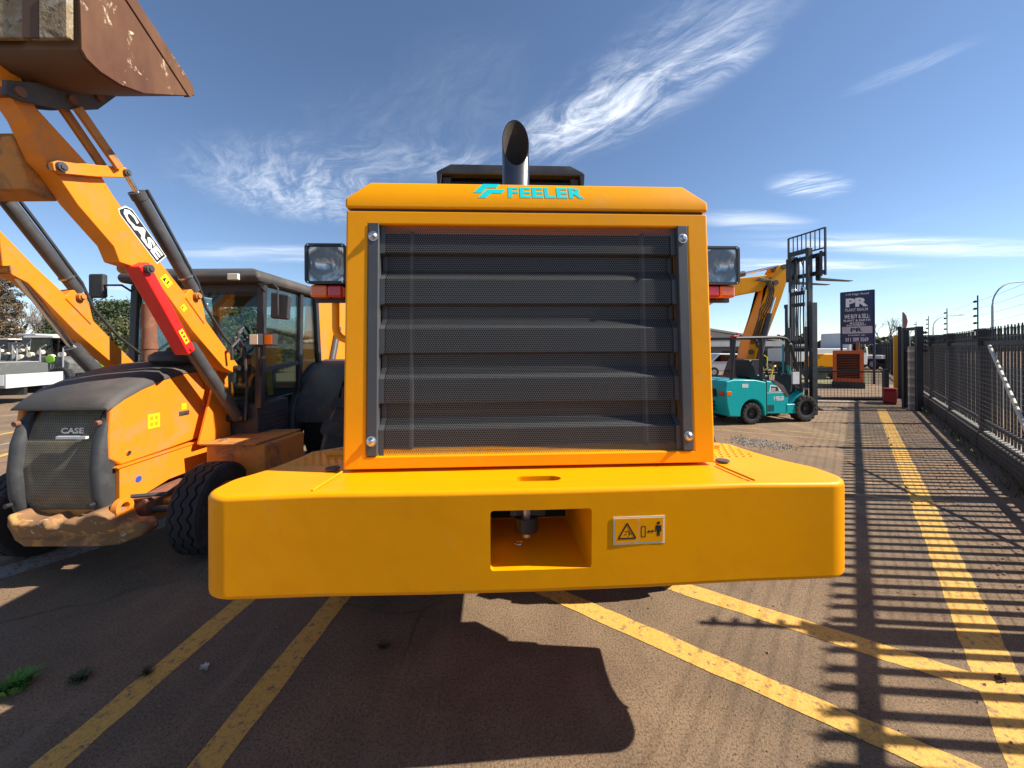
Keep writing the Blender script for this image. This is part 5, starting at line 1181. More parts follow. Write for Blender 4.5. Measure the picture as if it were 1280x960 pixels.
# ------------------------------------------------------------------ bucket, rolled back
bx0, bx1 = -4.72, -2.50
prof = px_x([(99, 0), (101, 62), (108, 74), (125, 90), (150, 106), (180, 117), (242, 120)], bx1)
cut = (2.235, prof[0][1] + 0.52)
shell = [cut] + prof
inn = [(y + (0.03 if i < 3 else 0.0), z + (0.0 if i < 2 else 0.03)) for i, (y, z) in enumerate(shell)]
bk_o = bb(MB().prism(shell + [(shell[-1][0] - 0.02, shell[-1][1] + 0.03)] + inn[::-1][1:], bx0 + 0.02, bx1 - 0.02, 'x'), 'bucket', 'bucket_under')
side = shell + [(shell[-1][0] - 0.01, shell[-1][1] + 0.07)]
for (x0, x1) in ((bx1 - 0.019, bx1 + 0.006), (bx0 - 0.006, bx0 + 0.019)):
    bb(MB().prism(side, x0, x1, 'x'), 'bucket_side', 'bucket_side', bk_o, bevel=0.004)
    e0, e1 = Vector(side[-1]), Vector(cut); dv = (e1 - e0); nv = Vector((dv.y, -dv.x)).normalized() * 0.10
    if nv.y > 0: nv = -nv
    bb(MB().prism([tuple(e0 + Vector((0.005, -0.06))), tuple(e1), tuple(e1 + nv * 0.9), tuple(e0 + nv + Vector((0.005, -0.03)))], x0 - 0.010, x1 + 0.010, 'x'), 'side_cutter', 'bucket_side', bk_o, bevel=0.003)
bb(MB().bx(bx0 + 0.01, bx1 - 0.012, 2.205, 2.234, prof[1][1] + 0.03, cut[1]), 'bucket_floor', 'bucket_mud', bk_o, bevel=0.004)
bb(MB().bx(bx1 - 0.16, bx1 - 0.004, 2.190, 2.2045, prof[1][1] + 0.015, prof[1][1] + 0.245), 'wear_pad', 'bucket_mud', bk_o, bevel=0.004)
bb(MB().bx(bx1 - 0.26, bx1 - 0.166, 2.195, 2.2045, prof[1][1] + 0.02, prof[1][1] + 0.5), 'wear_pad', 'bucket_under', bk_o)
for k in range(2):
    br_ = px_x([(6, 100), (55, 104), (132, 104), (143, 121), (121, 137), (100, 138), (70, 135), (28, 127), (5, 118)], AX + 0.05)
    for x in (AX - 0.17 + ADX * k, AX + 0.03 + ADX * k):
        bb(MB().prism(br_, x, x + 0.03, 'x'), 'bucket_bracket', 'dusty_black', bk_o, bevel=0.004)
    for (u, v) in ((22, 115), (88, 125), (122, 122)):
        c = P(u, v, AX + 0.05) + Vector((ADX * k, 0, 0)); bb(MB().cyl(c + Vector((-0.24, 0, 0)), c + Vector((0.025, 0, 0)), 0.03, n=14), 'pin', 'rust', bk_o)
# ================================================================== teal forklift
pr, pf = on_z(940.5, 531), on_z(1009, 527.5)
fang = math.atan2(pf.y - pr.y, pf.x - pr.x); WB = (pf - pr).xy.length
fk = thing('forklift', 'teal forklift with black overhead guard and mast raised high', 'forklift', (pr.x, pr.y, 0), fang)
FW = 1.16                                   # x forward, y to the far side (0 = near flank), z up
k_ = WB / 1.65
def fx(x): return x * k_
# counterweight
cwt = [(-0.62, 0.30), (-0.30, 0.26), (-0.30, 0.66), (0.0, 0.62), (0.28, 0.52), (0.34, 0.30), (0.40, 0.24), (0.40, 1.02), (0.10, 1.07), (-0.50, 1.10), (-0.70, 1.06), (-0.72, 0.86), (-0.68, 0.60)]
def arch(cx, cz, r, a0, a1, n=8): return [(cx + r * math.cos(R(a0 + (a1 - a0) * i / n)), cz + r * math.sin(R(a0 + (a1 - a0) * i / n))) for i in range(n + 1)]
low = [(-0.66, 0.22), (-0.34, 0.20)] + arch(0.0, 0.27, 0.34, 190, 0, 9)[1:] + [(0.36, 0.20), (0.42, 0.20), (0.42, 1.02), (0.10, 1.08), (-0.50, 1.10), (-0.74, 1.06), (-0.78, 0.86), (-0.74, 0.55)]
low = [(fx(a), b) for a, b in low]
cwq = MB().prism(low, 0.0, FW, 'x')
cwq.v = [(b, a, c) for a, b, c in cwq.v]
fcw = cwq.build('counterweight', 'teal', fk, bevel=0.05, seg=3)
# rear face: recess, lamps
MB().bx(fx(-0.80), fx(-0.765), 0.30, FW - 0.30, 0.66, 0.86).build('radiator_recess', 'dark_core', fcw, bevel=0.02)
for y in (0.14, FW - 0.14):
    MB().bx(fx(-0.775), fx(-0.62), y - 0.11, y + 0.11, 0.70, 0.83).build('tail_lamp', 'black_plastic', fcw, bevel=0.03)
    MB().bx(fx(-0.79), fx(-0.70), y - 0.09, y + 0.07, 0.715, 0.815).build('lamp_lens', 'lens_red', fcw, bevel=0.02)
    MB().bx(fx(-0.735), fx(-0.60), -0.006 if y < 0.5 else FW - 0.01, 0.012 if y < 0.5 else FW + 0.006, 0.715, 0.815).build('lamp_lens', 'lens_amber', fcw, bevel=0.005)
for k in range(3): MB().bx(fx(-0.775), fx(-0.74), 0.40, 0.76, 0.32 + 0.09 * k, 0.37 + 0.09 * k).build('slot', 'dark_core', fcw)
# engine cover, floor, front fender
eng = [(0.43, 0.24), (1.10, 0.22), (1.10, 0.62), (1.02, 0.66), (0.95, 0.80), (0.80, 0.95), (0.60, 1.03), (0.43, 1.05)]
def side(poly, y0, y1, name, mat, **kw):
    mb = MB().prism([(fx(a), b) for a, b in poly], y0, y1, 'y'); return mb.build(name, mat, fk, **kw)
side(eng, 0.03, FW - 0.03, 'side_panel', 'teal', bevel=0.03, seg=3)
side([(1.00, 0.22), (1.36, 0.22), (1.40, 0.40), (1.36, 0.46), (1.00, 0.46)], 0.03, FW - 0.03, 'step', 'teal', bevel=0.02)
fnd = arch(1.66, 0.32, 0.42, 172, 60, 8) + arch(1.66, 0.32, 0.36, 60, 172, 8)
side([(1.38, 0.24)] + arch(1.66, 0.32, 0.38, 190, 100, 6) + [(1.66, 0.78), (1.44, 0.66), (1.22, 0.47)], 0.06, 0.30, 'fender', 'teal', bevel=0.02)
side([(1.38, 0.24)] + arch(1.66, 0.32, 0.38, 190, 100, 6) + [(1.66, 0.78), (1.44, 0.66), (1.22, 0.47)], FW - 0.30, FW - 0.06, 'fender', 'teal', bevel=0.02)
side([(1.0, 0.36), (1.75, 0.36), (1.75, 0.44), (1.0, 0.44)], 0.3, FW - 0.3, 'floor_plate', 'black_metal')
side([(1.42, 0.45), (1.62, 0.45), (1.66, 1.15), (1.54, 1.18)], 0.32, FW - 0.32, 'dashboard', 'black_plastic', bevel=0.03)
side([(0.62, 1.04), (1.00, 0.70), (1.04, 0.64), (1.12, 0.66), (0.96, 0.92), (0.70, 1.06)], 0.026, 0.30, 'trim', 'dusty_black')
# seat, wheel, levers
side([(0.30, 1.06), (0.80, 1.05), (0.84, 1.16), (0.46, 1.18), (0.36, 1.56), (0.22, 1.55), (0.24, 1.12)], 0.34, FW - 0.34, 'seat', 'seat_vinyl', bevel=0.04, seg=3)
swc = Vector((fx(1.26), FW / 2, 1.36)); s1, s2 = Vector((0, 1, 0)), Vector((0.6, 0, 0.8)); s2 = Vector((-0.75, 0, 0.66))
MB().tube([swc + (s1 * math.cos(R(a)) + s2 * math.sin(R(a))) * 0.16 for a in range(0, 361, 20)], 0.014, 6).build('steering_wheel', 'black_plastic', fk)
MB().cyl((fx(1.50), FW / 2, 1.1), swc, 0.025, n=8).build('steering_column', 'black_metal', fk)
for k in range(3): MB().tube([(fx(1.48), FW / 2 - 0.22 - 0.05 * k, 1.15), (fx(1.40), FW / 2 - 0.22 - 0.05 * k, 1.42)], 0.01, 6).build('lever', 'chrome', fk)
MB().bx(fx(1.28), fx(1.48), 0.06, 0.10, 0.95, 1.25).build('document_sleeve', 'silver_print', fk)
MB().tube([(fx(0.75), 0.2, 1.1), (fx(0.85), 0.22, 1.36), (fx(1.0), 0.3, 1.40)], 0.02, 6).build('hand_grip', 'yellow_print', fk)
# overhead guard
gz = 2.10
for y in (0.10, FW - 0.10):
    MB().tube([(fx(0.36), y, 1.04), (fx(0.36), y, gz)], 0.045, 8).build('guard_post', 'black_metal', fk)
    MB().tube([(fx(-0.52), y, 1.08), (fx(-0.42), y, gz - 0.06), (fx(-0.38), y, gz)], 0.038, 8).build('guard_post', 'black_metal', fk)
    MB().tube([(fx(-0.38), y, gz), (fx(0.9), y, gz + 0.02), (fx(1.12), y, gz - 0.02), (fx(1.24), y, gz - 0.14), (fx(1.50), y, 1.2), (fx(1.60), y, 0.75)], 0.036, 8).build('guard_post', 'black_metal', fk)
for k in range(7): MB().bx(fx(-0.36 + 0.22 * k), fx(-0.36 + 0.22 * k) + 0.04, 0.12, FW - 0.12, gz - 0.02, gz + 0.02).build('guard_bar', 'black_metal', fk)
for y in (0.16, FW - 0.16):
    MB().bx(fx(-0.44), fx(-0.30), y - 0.07, y + 0.07, gz + 0.02, gz + 0.06).build('roof_lamp', 'lens_red', fk, bevel=0.01)
MB().lathe([(0.001, 0.12), (0.04, 0.11), (0.05, 0.06), (0.05, 0)], (fx(0.1), FW / 2, gz + 0.02), (0, 0, 1), 12).build('beacon', 'lens_red', fk)
# wheels
for (x, r, w) in ((0.0, 0.265, 0.20), (1.65, 0.335, 0.26)):
    for (y, s) in ((w / 2 + 0.005, -1), (FW - w / 2 - 0.005, 1)):
        wheel(fk, (fx(x), y, r), (0, s, 0), r, w, 'black_metal', 'block', lugs=16, bolts=6)
# mast: outer and inner channels, chains, carriage, backrest, forks
mx = fx(2.12); mc = FW / 2
def chan(y0, y1, z0, z1, x0, x1, name): return MB().bx(x0, x1, y0, y1, z0, z1).build(name, 'black_metal', fk, bevel=0.006)
for s in (-1, 1):
    chan(min(mc + s * 0.30, mc + s * 0.40), max(mc + s * 0.30, mc + s * 0.40), 0.12, 3.02, mx - 0.08, mx + 0.08, 'outer_channel')
    chan(min(mc + s * 0.21, mc + s * 0.29), max(mc + s * 0.21, mc + s * 0.29), 1.85, 4.45, mx - 0.07, mx + 0.07, 'inner_channel')
    MB().cyl((mx - 0.10, mc + s * 0.25, 0.5), (mx - 0.10, mc + s * 0.25, 2.4), 0.04, n=10).build('lift_ram', 'cyl_grey', fk)
    MB().cyl((mx - 0.10, mc + s * 0.25, 2.4), (mx - 0.10, mc + s * 0.25, 3.35), 0.024, n=10).build('ram_rod', 'chrome', fk)
    MB().bx(mx - 0.02, mx + 0.0, mc + s * 0.10 - 0.015, mc + s * 0.10 + 0.015, 2.0, 4.2).build('chain', 'cyl_grey', fk)
for z in (0.35, 1.75, 2.94): MB().bx(mx - 0.10, mx - 0.081, mc - 0.40, mc + 0.40, z, z + 0.10).build('cross_tie', 'black_metal', fk)
for z in (1.95, 3.25, 4.34): MB().bx(mx - 0.07, mx - 0.03, mc - 0.209, mc + 0.209, z, z + 0.10).build('cross_tie', 'black_metal', fk)
MB().tube([(mx + 0.02, mc - 0.05, 3.4), (mx + 0.1, mc, 4.0), (mx + 0.08, mc + 0.08, 4.3), (mx, mc + 0.1, 4.1)], 0.015, 6).build('hose', 'black_plastic', fk)
MB().bx(mx - 0.10, mx - 0.082, mc + 0.41, mc + 0.47, 0.9, 1.95).build('mast_label', 'teal', fk)
cx_ = mx + 0.12
for z in (3.72, 4.18): MB().bx(cx_, cx_ + 0.05, mc - 0.52, mc + 0.52, z, z + 0.11).build('carriage_bar', 'black_metal', fk, bevel=0.006)
for y in (-0.48, -0.2, 0.2, 0.48): MB().bx(cx_ - 0.03, cx_ - 0.001, mc + y - 0.03, mc + y + 0.03, 3.68, 4.32).build('carriage_plate', 'black_metal', fk)
for y in (-0.52, 0.52): MB().bx(cx_ + 0.055, cx_ + 0.09, mc + y - 0.02, mc + y + 0.02, 3.70, 4.92).build('backrest_frame', 'black_metal', fk)
for z in (4.38, 4.89): MB().bx(cx_ + 0.058, cx_ + 0.087, mc - 0.498, mc + 0.498, z, z + 0.035).build('backrest_frame', 'black_metal', fk)
for k in range(7): MB().bx(cx_ + 0.064, cx_ + 0.082, mc - 0.375 + 0.125 * k - 0.010, mc - 0.375 + 0.125 * k + 0.010, 4.416, 4.889).build('backrest_bar', 'black_metal', fk)
for y in (-0.30, 0.30):
    MB().prism([(cx_ + 0.092, 4.25), (cx_ + 0.13, 4.25), (cx_ + 0.135, 3.66), (cx_ + 1.15, 3.62), (cx_ + 1.15, 3.605), (cx_ + 0.12, 3.60), (cx_ + 0.092, 3.63)], mc + y - 0.06, mc + y + 0.06, 'y').build('fork', 'black_metal', fk)
# small fittings that make the truck read: tilt rams, hoses, seams, handles, lamps, plates
for y in (0.30, FW - 0.30): MB().cyl((fx(1.25), y, 0.50), (mx - 0.09, y, 0.95), 0.035, n=10).build('tilt_ram', 'cyl_grey', fk)
for k in range(4): MB().tube([(mx - 0.11, mc - 0.12 + 0.06 * k, 0.6), (mx - 0.13, mc - 0.12 + 0.06 * k, 1.6), (mx - 0.12, mc - 0.10 + 0.06 * k, 2.6), (mx - 0.08, mc - 0.10 + 0.06 * k, 3.5 + 0.1 * k)], 0.014, 5).build('mast_hose', 'black_plastic', fk)
for s in (-1, 1): MB().cyl((mx - 0.06, mc + s * 0.15, 3.38), (mx - 0.02, mc + s * 0.15, 3.38), 0.07, n=14).build('chain_pulley', 'steel', fk)
MB().bx(fx(0.424), fx(0.432), 0.001, FW - 0.001, 0.24, 1.04).build('panel_seam', 'dark_core', fk)
for k in range(5): MB().bx(fx(0.48 + 0.04 * k), fx(0.50 + 0.04 * k), 0.0265, 0.0295, 0.30, 0.46).build('vent_slot', 'dark_core', fk)
MB().tube([(fx(0.40), 0.06, 1.30), (fx(0.48), 0.04, 1.36), (fx(0.48), 0.04, 1.62), (fx(0.40), 0.06, 1.68)], 0.014, 6).build('grab_handle', 'yellow_print', fk)
for y in (0.12, FW - 0.12): MB().lathe([(0.001, 0.05), (0.07, 0.04), (0.075, 0.0), (0.05, -0.05), (0.001, -0.06)], (fx(1.22), y, 1.92), (1, 0, 0), 14).build('head_lamp', 'black_plastic', fk)
MB().bx(fx(-0.30), fx(-0.12), 0.0, -0.004, 0.90, 0.99).build('capacity_plate', 'silver_print', fk)
MB().bx(fx(1.62), fx(1.80), 0.10, 0.30, 0.79, 0.83).build('fender_tread', 'black_plastic', fk)
# prints
text('lettering', 'F FEELER', 'white_print', fk, (fx(0.66), 0.0285, 0.56), (1, 0, 0), (0, 0, 1), 0.30, 0.10, 0.03)
plate('model_plate', 'white_print', fk, [(0.0, 0.0), (0.36, 0.0), (0.30, 0.13), (0.04, 0.17)], (fx(0.52), 0.029, 0.78), (1, 0, 0), (0, 0, 1), 0, 0.002)
plate('model_plate', 'black_print', fk, [(0.05, 0.015), (0.29, 0.015), (0.24, 0.115), (0.06, 0.135)], (fx(0.52), 0.029, 0.78), (1, 0, 0), (0, 0, 1), 0.001, 0.004)
text('lettering', '30', 'white_print', fk, (fx(0.58), 0.025, 0.80), (1, 0, 0), (0, 0, 1), 0.12, 0.075, 0.02)
plate('pinstripe', 'white_print', fk, rect(fx(0.60), 0.012), (fx(0.44), 0.029, 0.745), (1, 0, 0), (0, 0, 1), 0, 0.002)

# ================================================================== yellow excavator beyond the forklift
EX = 14.0
ec = thing('excavator', 'yellow excavator behind the forklift with its arm bent down', 'excavator', (4.9, EX, 0), 0)
ox = Vector((4.9, EX, 0))
def eo(mb, name, mat, **kw): return mb.build(name, mat, ec, off=tuple(ox), **kw)
def py_(pts, Y): return [(lambda q: (q.x, q.z))(on_y(a, b, Y)) for a, b in pts]
eo(MB().prism(py_([(800, 470), (840, 380), (890, 352), (955, 345), (966, 352), (962, 362), (897, 374), (858, 398), (825, 475)], EX), EX - 0.22, EX + 0.22, 'y'), 'boom', 'yellow', bevel=0.03)
stick_px = [(956, 352), (966, 334), (975, 332), (977, 350), (970, 372), (942, 448), (926, 450), (930, 430)]
eo(MB().prism(py_(stick_px, EX), EX - 0.30, EX - 0.23, 'y'), 'stick_plate', 'yellow', bevel=0.01)
eo(MB().prism(py_(stick_px, EX), EX + 0.23, EX + 0.30, 'y'), 'stick_plate', 'yellow', bevel=0.01)
eo(MB().prism(py_([(950, 362), (956, 352), (930, 430), (926, 450), (935, 452), (968, 365)], EX), EX - 0.229, EX + 0.229, 'y'), 'stick', 'yellow', bevel=0.02)
a, b = on_y(880, 352, EX), on_y(930, 342, EX); c = on_y(972, 333, EX)
eo(MB().cyl(a, b, 0.10, n=14), 'stick_ram', 'cyl_grey'); eo(MB().cyl(b, c, 0.05, n=12), 'ram_rod', 'chrome')
a, b, c = on_y(968, 372, EX - 0.4), on_y(962, 392, EX - 0.4), on_y(948, 450, EX - 0.4)
eo(MB().cyl(a, b, 0.05, n=12), 'ram_rod', 'chrome'); eo(MB().cyl(b, c, 0.09, n=14), 'bucket_ram', 'cyl_grey')
for k in range(4):
    d = 3.0 * k
    pts = [on_y(944 + d * 0.5, 350 - d * 0.3, EX - 0.34), on_y(956 + d, 351, EX - 0.38), on_y(962 + d * 0.6, 362, EX - 0.38), on_y(957 + d * 0.8, 378, EX - 0.36), on_y(950 + d * 0.6, 386 + d, EX - 0.34), on_y(948 + d, 398, EX - 0.34), on_y(938 + d, 430, EX - 0.34)]
    eo(MB().tube(pts, 0.022, 6), 'hydraulic_hose', 'black_plastic')
for (u, v) in ((962, 355), (972, 336), (932, 440)): q = on_y(u, v, EX); eo(MB().cyl(q + Vector((0, -0.34, 0)), q + Vector((0, 0.34, 0)), 0.09, n=14), 'pin', 'cyl_grey')
q = on_y(930, 452, EX)
eo(MB().prism([(q.x - 0.3, q.z + 0.1), (q.x + 0.3, q.z + 0.1), (q.x + 0.35, 0.7), (q.x - 0.1, 0.25), (q.x - 0.75, 0.3), (q.x - 0.55, 0.8)], EX - 0.5, EX + 0.5, 'y'), 'bucket', 'dusty_black', bevel=0.03)
eo(MB().bx(3.2, 5.9, EX - 1.2, EX + 1.2, 0.95, 2.0), 'house', 'yellow', bevel=0.1)
eo(MB().prism([(4.9, 2.0), (5.9, 2.0), (5.75, 2.75), (4.9, 2.75)], EX - 1.15, EX - 0.2, 'y'), 'cab', 'black_metal', bevel=0.06)
for y in (EX - 1.2, EX + 0.7):
    eo(MB().prism([(2.9, 0.45), (3.2, 0.05), (6.0, 0.05), (6.3, 0.45), (6.0, 0.85), (3.2, 0.85)], y, y + 0.5, 'y'), 'track', 'rubber', bevel=0.05)
eo(MB().bx(3.6, 5.6, EX - 0.7, EX + 0.7, 0.3, 0.95), 'undercarriage', 'dusty_black')

# ================================================================== buildings and yard behind
wb_ = on_y(860, 475, 34); we = on_y(968, 475, 34)
wh = thing('warehouse', 'low grey warehouse with tan sheet roof behind the forklift', 'warehouse', (wb_.x, 34, 0))
wl2 = we.x - wb_.x
MB().bx(-4, wl2 + 3, 0.0, 12, 0, 2.35).build('wall', 'wall_grey', wh)
MB().prism([(-4.5, 2.9), (0.0, 3.9), (wl2 + 0.4, 2.55), (wl2 + 0.4, 2.40), (0.0, 3.72), (-4.5, 2.75)], -0.4, 12.5, 'y').build('roof', 'roof_tan', wh)
MB().prism([(-3.9, 2.36), (wl2 - 0.2, 2.36), (0.0, 3.70)], -0.3, -0.2, 'y').build('gable', 'roof_tan', wh)
MB().bx(-4.5, wl2 + 3.2, -0.5, -0.41, 2.0, 2.45).build('fascia', 'roof_white', wh)
for k in range(4):
    x = 0.4 + k * 2.6
    fr = MB().bx(x, x + 1.7, -0.06, -0.003, 0.5, 1.6).build('window', 'black_metal', wh)
    for j in range(3): MB().bx(x + 0.06 + j * 0.55, x + 0.54 + j * 0.55, -0.075, -0.062, 0.58, 1.52).build('pane', 'glass_dark', fr)
pk_ = on_y(908, 470, 26)
pkp = thing('pickup_car', 'silver car parked behind the forklift near the warehouse', 'car', (pk_.x, 26, 0))
MB().prism([(-2.0, 0.35), (2.1, 0.35), (2.2, 0.8), (1.3, 0.98), (0.7, 1.5), (-0.9, 1.52), (-1.5, 0.98), (-2.1, 0.9)], -0.8, 0.8, 'y').build('body', 'truck_white', pkp, bevel=0.08)
MB().prism([(-1.3, 1.0), (1.1, 1.0), (0.62, 1.44), (-0.85, 1.45)], -0.815, -0.801, 'y').build('side_glass', 'glass_dark', pkp)
for x in (-1.25, 1.3):
    for y in (-0.72, 0.72): wheel(pkp, (x, y, 0.32), (0, 1 if y > 0 else -1, 0), 0.32, 0.2, 'silver_print', 'road', bolts=5)
def white_truck(px, Y, label, L=5.2, H=2.7, rz=0.0):
    b = on_y(px, 437, Y); t = thing('white_truck', label, 'truck', (b.x, Y, 0), rz, None)
    MB().prism([(-L * 0.5, 0.9), (L * 0.22, 0.9), (L * 0.22, H * 0.62), (-L * 0.5, H * 0.62)], -1.1, 1.1, 'y').build('load_box', 'truck_white', t, bevel=0.03)
    MB().prism([(L * 0.24, 0.6), (L * 0.52, 0.6), (L * 0.53, 1.3), (L * 0.46, H), (L * 0.26, H)], -1.05, 1.05, 'y').build('cab', 'truck_white', t, bevel=0.08)
    MB().prism([(L * 0.30, 1.5), (L * 0.50, 1.5), (L * 0.46, H - 0.25), (L * 0.30, H - 0.25)], -1.065, -1.051, 'y').build('side_window', 'glass_dark', t)
    MB().bx(-L * 0.5, L * 0.5, -0.5, 0.5, 0.5, 0.88).build('chassis', 'black_metal', t)
    for x in (-L * 0.3, L * 0.36):
        for y in (-0.9, 0.9): wheel(t, (x, y, 0.45), (0, 1 if y > 0 else -1, 0), 0.45, 0.28, 'galv', 'road', bolts=6)
white_truck(1020, 28, 'white truck with a high cab parked left of the sign', 6.0, 2.9, R(10))
white_truck(1086, 34, 'white truck glimpsed between the sign post and the fence', 4.0, 1.9, R(95))
ym = on_y(1034, 470, 23)
ymo = thing('roller', 'small yellow compactor parked on the grass beside the generator', 'roller', (ym.x, 23, 0))
MB().prism([(-1.0, 0.7), (0.9, 0.7), (0.95, 1.2), (0.4, 1.5), (-0.6, 1.5), (-1.05, 1.1)], -0.5, 0.5, 'y').build('body', 'yellow', ymo, bevel=0.06)
for x in (-0.75, 0.7): MB().cyl((x, -0.5, 0.4), (x, 0.5, 0.4), 0.4, n=24).build('drum', 'machine_grey', ymo)
MB().bx(-1.2, 1.1, -0.58, -0.51, 0.4, 0.7).bx(-1.2, 1.1, 0.51, 0.58, 0.4, 0.7).build('frame', 'black_metal', ymo)

# flatbed trailer at the far left with load
tb = on_z(44, 502)
tl = thing('flatbed_trailer', 'white dropside flatbed trailer parked far behind the backhoe', 'trailer', (tb.x, tb.y, 0), R(193))
TL = 6.5; zt1, zt0 = 1.06, 0.60
MB().bx(0, TL, -1.1, 1.1, zt0, zt0 + 0.08).build('deck', 'machine_grey', tl)
for k in range(3):
    MB().bx(0.02 + k * TL / 3, (k + 1) * TL / 3 - 0.03, 1.06, 1.1, zt0 + 0.085, zt1).build('drop_side', 'truck_white', tl, bevel=0.01)
    MB().bx(0.02 + k * TL / 3, (k + 1) * TL / 3 - 0.03, -1.1, -1.06, zt0 + 0.085, zt1).build('drop_side', 'truck_white', tl, bevel=0.01)
MB().bx(-0.045, -0.005, -1.1, 1.1, zt0, zt1 + 0.02).build('tailboard', 'truck_white', tl)
MB().bx(0, TL, 0.3, 0.42, 0.30, 0.598).bx(0, TL, -0.42, -0.3, 0.30, 0.598).build('chassis', 'black_metal', tl)
MB().bx(0.95, 1.05, 0.85, 0.95, 0, 0.598).build('leg', 'machine_grey', tl); MB().bx(0.85, 1.15, 0.8, 1.0, 0, 0.03).build('foot', 'machine_grey', tl)
for x in (2.2, 3.1):
    for y in (-0.95, 0.95): wheel(tl, (x, y, 0.36), (0, 1 if y > 0 else -1, 0), 0.36, 0.22, 'galv', 'road', bolts=6)
def load(name, label, cat, x, y, z, parts):
    t = thing(name, label, cat, (x, y, z))
    for (nm, mt, mb) in parts: mb.build(nm, mt, t)
    return t
for k in range(3):
    q = tb + Vector((-1.0 - 0.95 * k, 0.1, zt0 + 0.08))
    load('pallet_load', ('strapped grey stack standing next to the trailer tailboard', 'middle strapped grey stack on the white trailer', 'strapped grey stack farthest from the trailer tailboard')[k], 'load', q.x, q.y, q.z, [('stack', 'machine_grey', MB().prism([(-0.45, 0), (0.42, 0), (0.40, 0.75), (-0.40, 0.85)], -0.8, 0.8, 'y')), ('strap', 'cream_tube', MB().bx(-0.03, 0.03, -0.81, 0.81, 0.805, 0.82))])['group'] = 'loads on the trailer'
def mach(px, Y, hz, label, body, cab, accent):
    b = on_y(px, 437, Y); t = thing('parked_machine', label, 'machine', (b.x, Y, 0), R(rr.uniform(-20, 20)))
    MB().prism([(-1.3, 0.7), (1.2, 0.7), (1.3, 1.3), (0.9, hz * 0.62), (-0.9, hz * 0.66), (-1.3, 1.3)], -0.8, 0.8, 'y').build('body', body, t, bevel=0.08)
    MB().prism([(-0.8, hz * 0.6), (0.4, hz * 0.6), (0.3, hz), (-0.7, hz)], -0.7, 0.7, 'y').build('cab', cab, t, bevel=0.06)
    MB().bx(-0.95, 0.5, -0.8, 0.8, hz + 0.001, hz + 0.12).build('cab_roof', 'truck_white', t, bevel=0.04)
    MB().lathe([(0.001, 0.0), (0.22, 0.0), (0.20, 0.06), (0.001, 0.07)], (0.4, -0.81, 1.5), (0, -1, 0), 18).build('disc_guard', accent, t)
    for x in (-0.9, 0.9):
        for y in (-0.8, 0.8): wheel(t, (x, y, 0.55), (0, 1 if y > 0 else -1, 0), 0.55, 0.35, 'galv', 'block', bolts=6)
    MB().tube([(1.2, 0, 1.2), (2.0, 0.2, 1.9), (2.6, 0.2, 1.2)], 0.09, 8).build('arm', 'machine_grey', t)
    for k in range(5): MB().cyl((-1.1 + 0.5 * k, -0.86, hz * 0.62 + 0.12 * (k % 3)), (-1.1 + 0.5 * k, -0.7, hz * 0.62 + 0.12 * (k % 3)), 0.13, n=14).build('work_light', 'cream_print', t)
    for k in range(3): MB().tube([(-1.2 + 1.1 * k, -0.84, 0.6), (-1.15 + 1.1 * k, -0.86, hz * 0.8), (-0.9 + 1.1 * k, -0.84, hz * 0.86)], 0.035, 6).build('handrail', 'galv', t)
    for k in range(2): MB().bx(-1.0 + 0.9 * k, -0.35 + 0.9 * k, -0.83, -0.802, 0.85, 1.25).build('side_panel', body if k else 'truck_white', t)
    for k in range(3): MB().tube([(-0.6 + 0.5 * k, -0.83, 1.3), (-0.5 + 0.5 * k, -0.92, 1.0), (-0.2 + 0.5 * k, -0.86, 0.75)], 0.025, 5).build('hose', 'black_plastic', t)
mach(74, 21, 2.6, 'grey machine with a lime green disc parked beside the trailer', 'machine_grey', 'glass_dark', 'lime')
mach(55, 27, 3.0, 'grey and white machine standing behind the trailer end', 'machine_grey', 'machine_grey', 'cream_print')
mach(110, 24, 2.4, 'green machine half hidden behind the black hood', 'machine_green', 'glass_dark', 'machine_green')
mach(20, 30, 2.8, 'dark machine parked behind the trailer load', 'machine_grey', 'black_metal', 'machine_grey')
cone = on_z(27, 500)
cn = thing('traffic_cone', 'small orange bollard under the trailer bed', 'cone', (cone.x, cone.y + 0.6, 0))
MB().lathe([(0.001, 0.5), (0.04, 0.5), (0.15, 0.05), (0.22, 0.05), (0.22, 0.0)], (0, 0, 0), (0, 0, 1), 16).build('body', 'generator_orange', cn)
MB().lathe([(0.085, 0.32), (0.118, 0.2)], (0, 0, 0), (0, 0, 1), 16).build('band', 'white_print', cn)

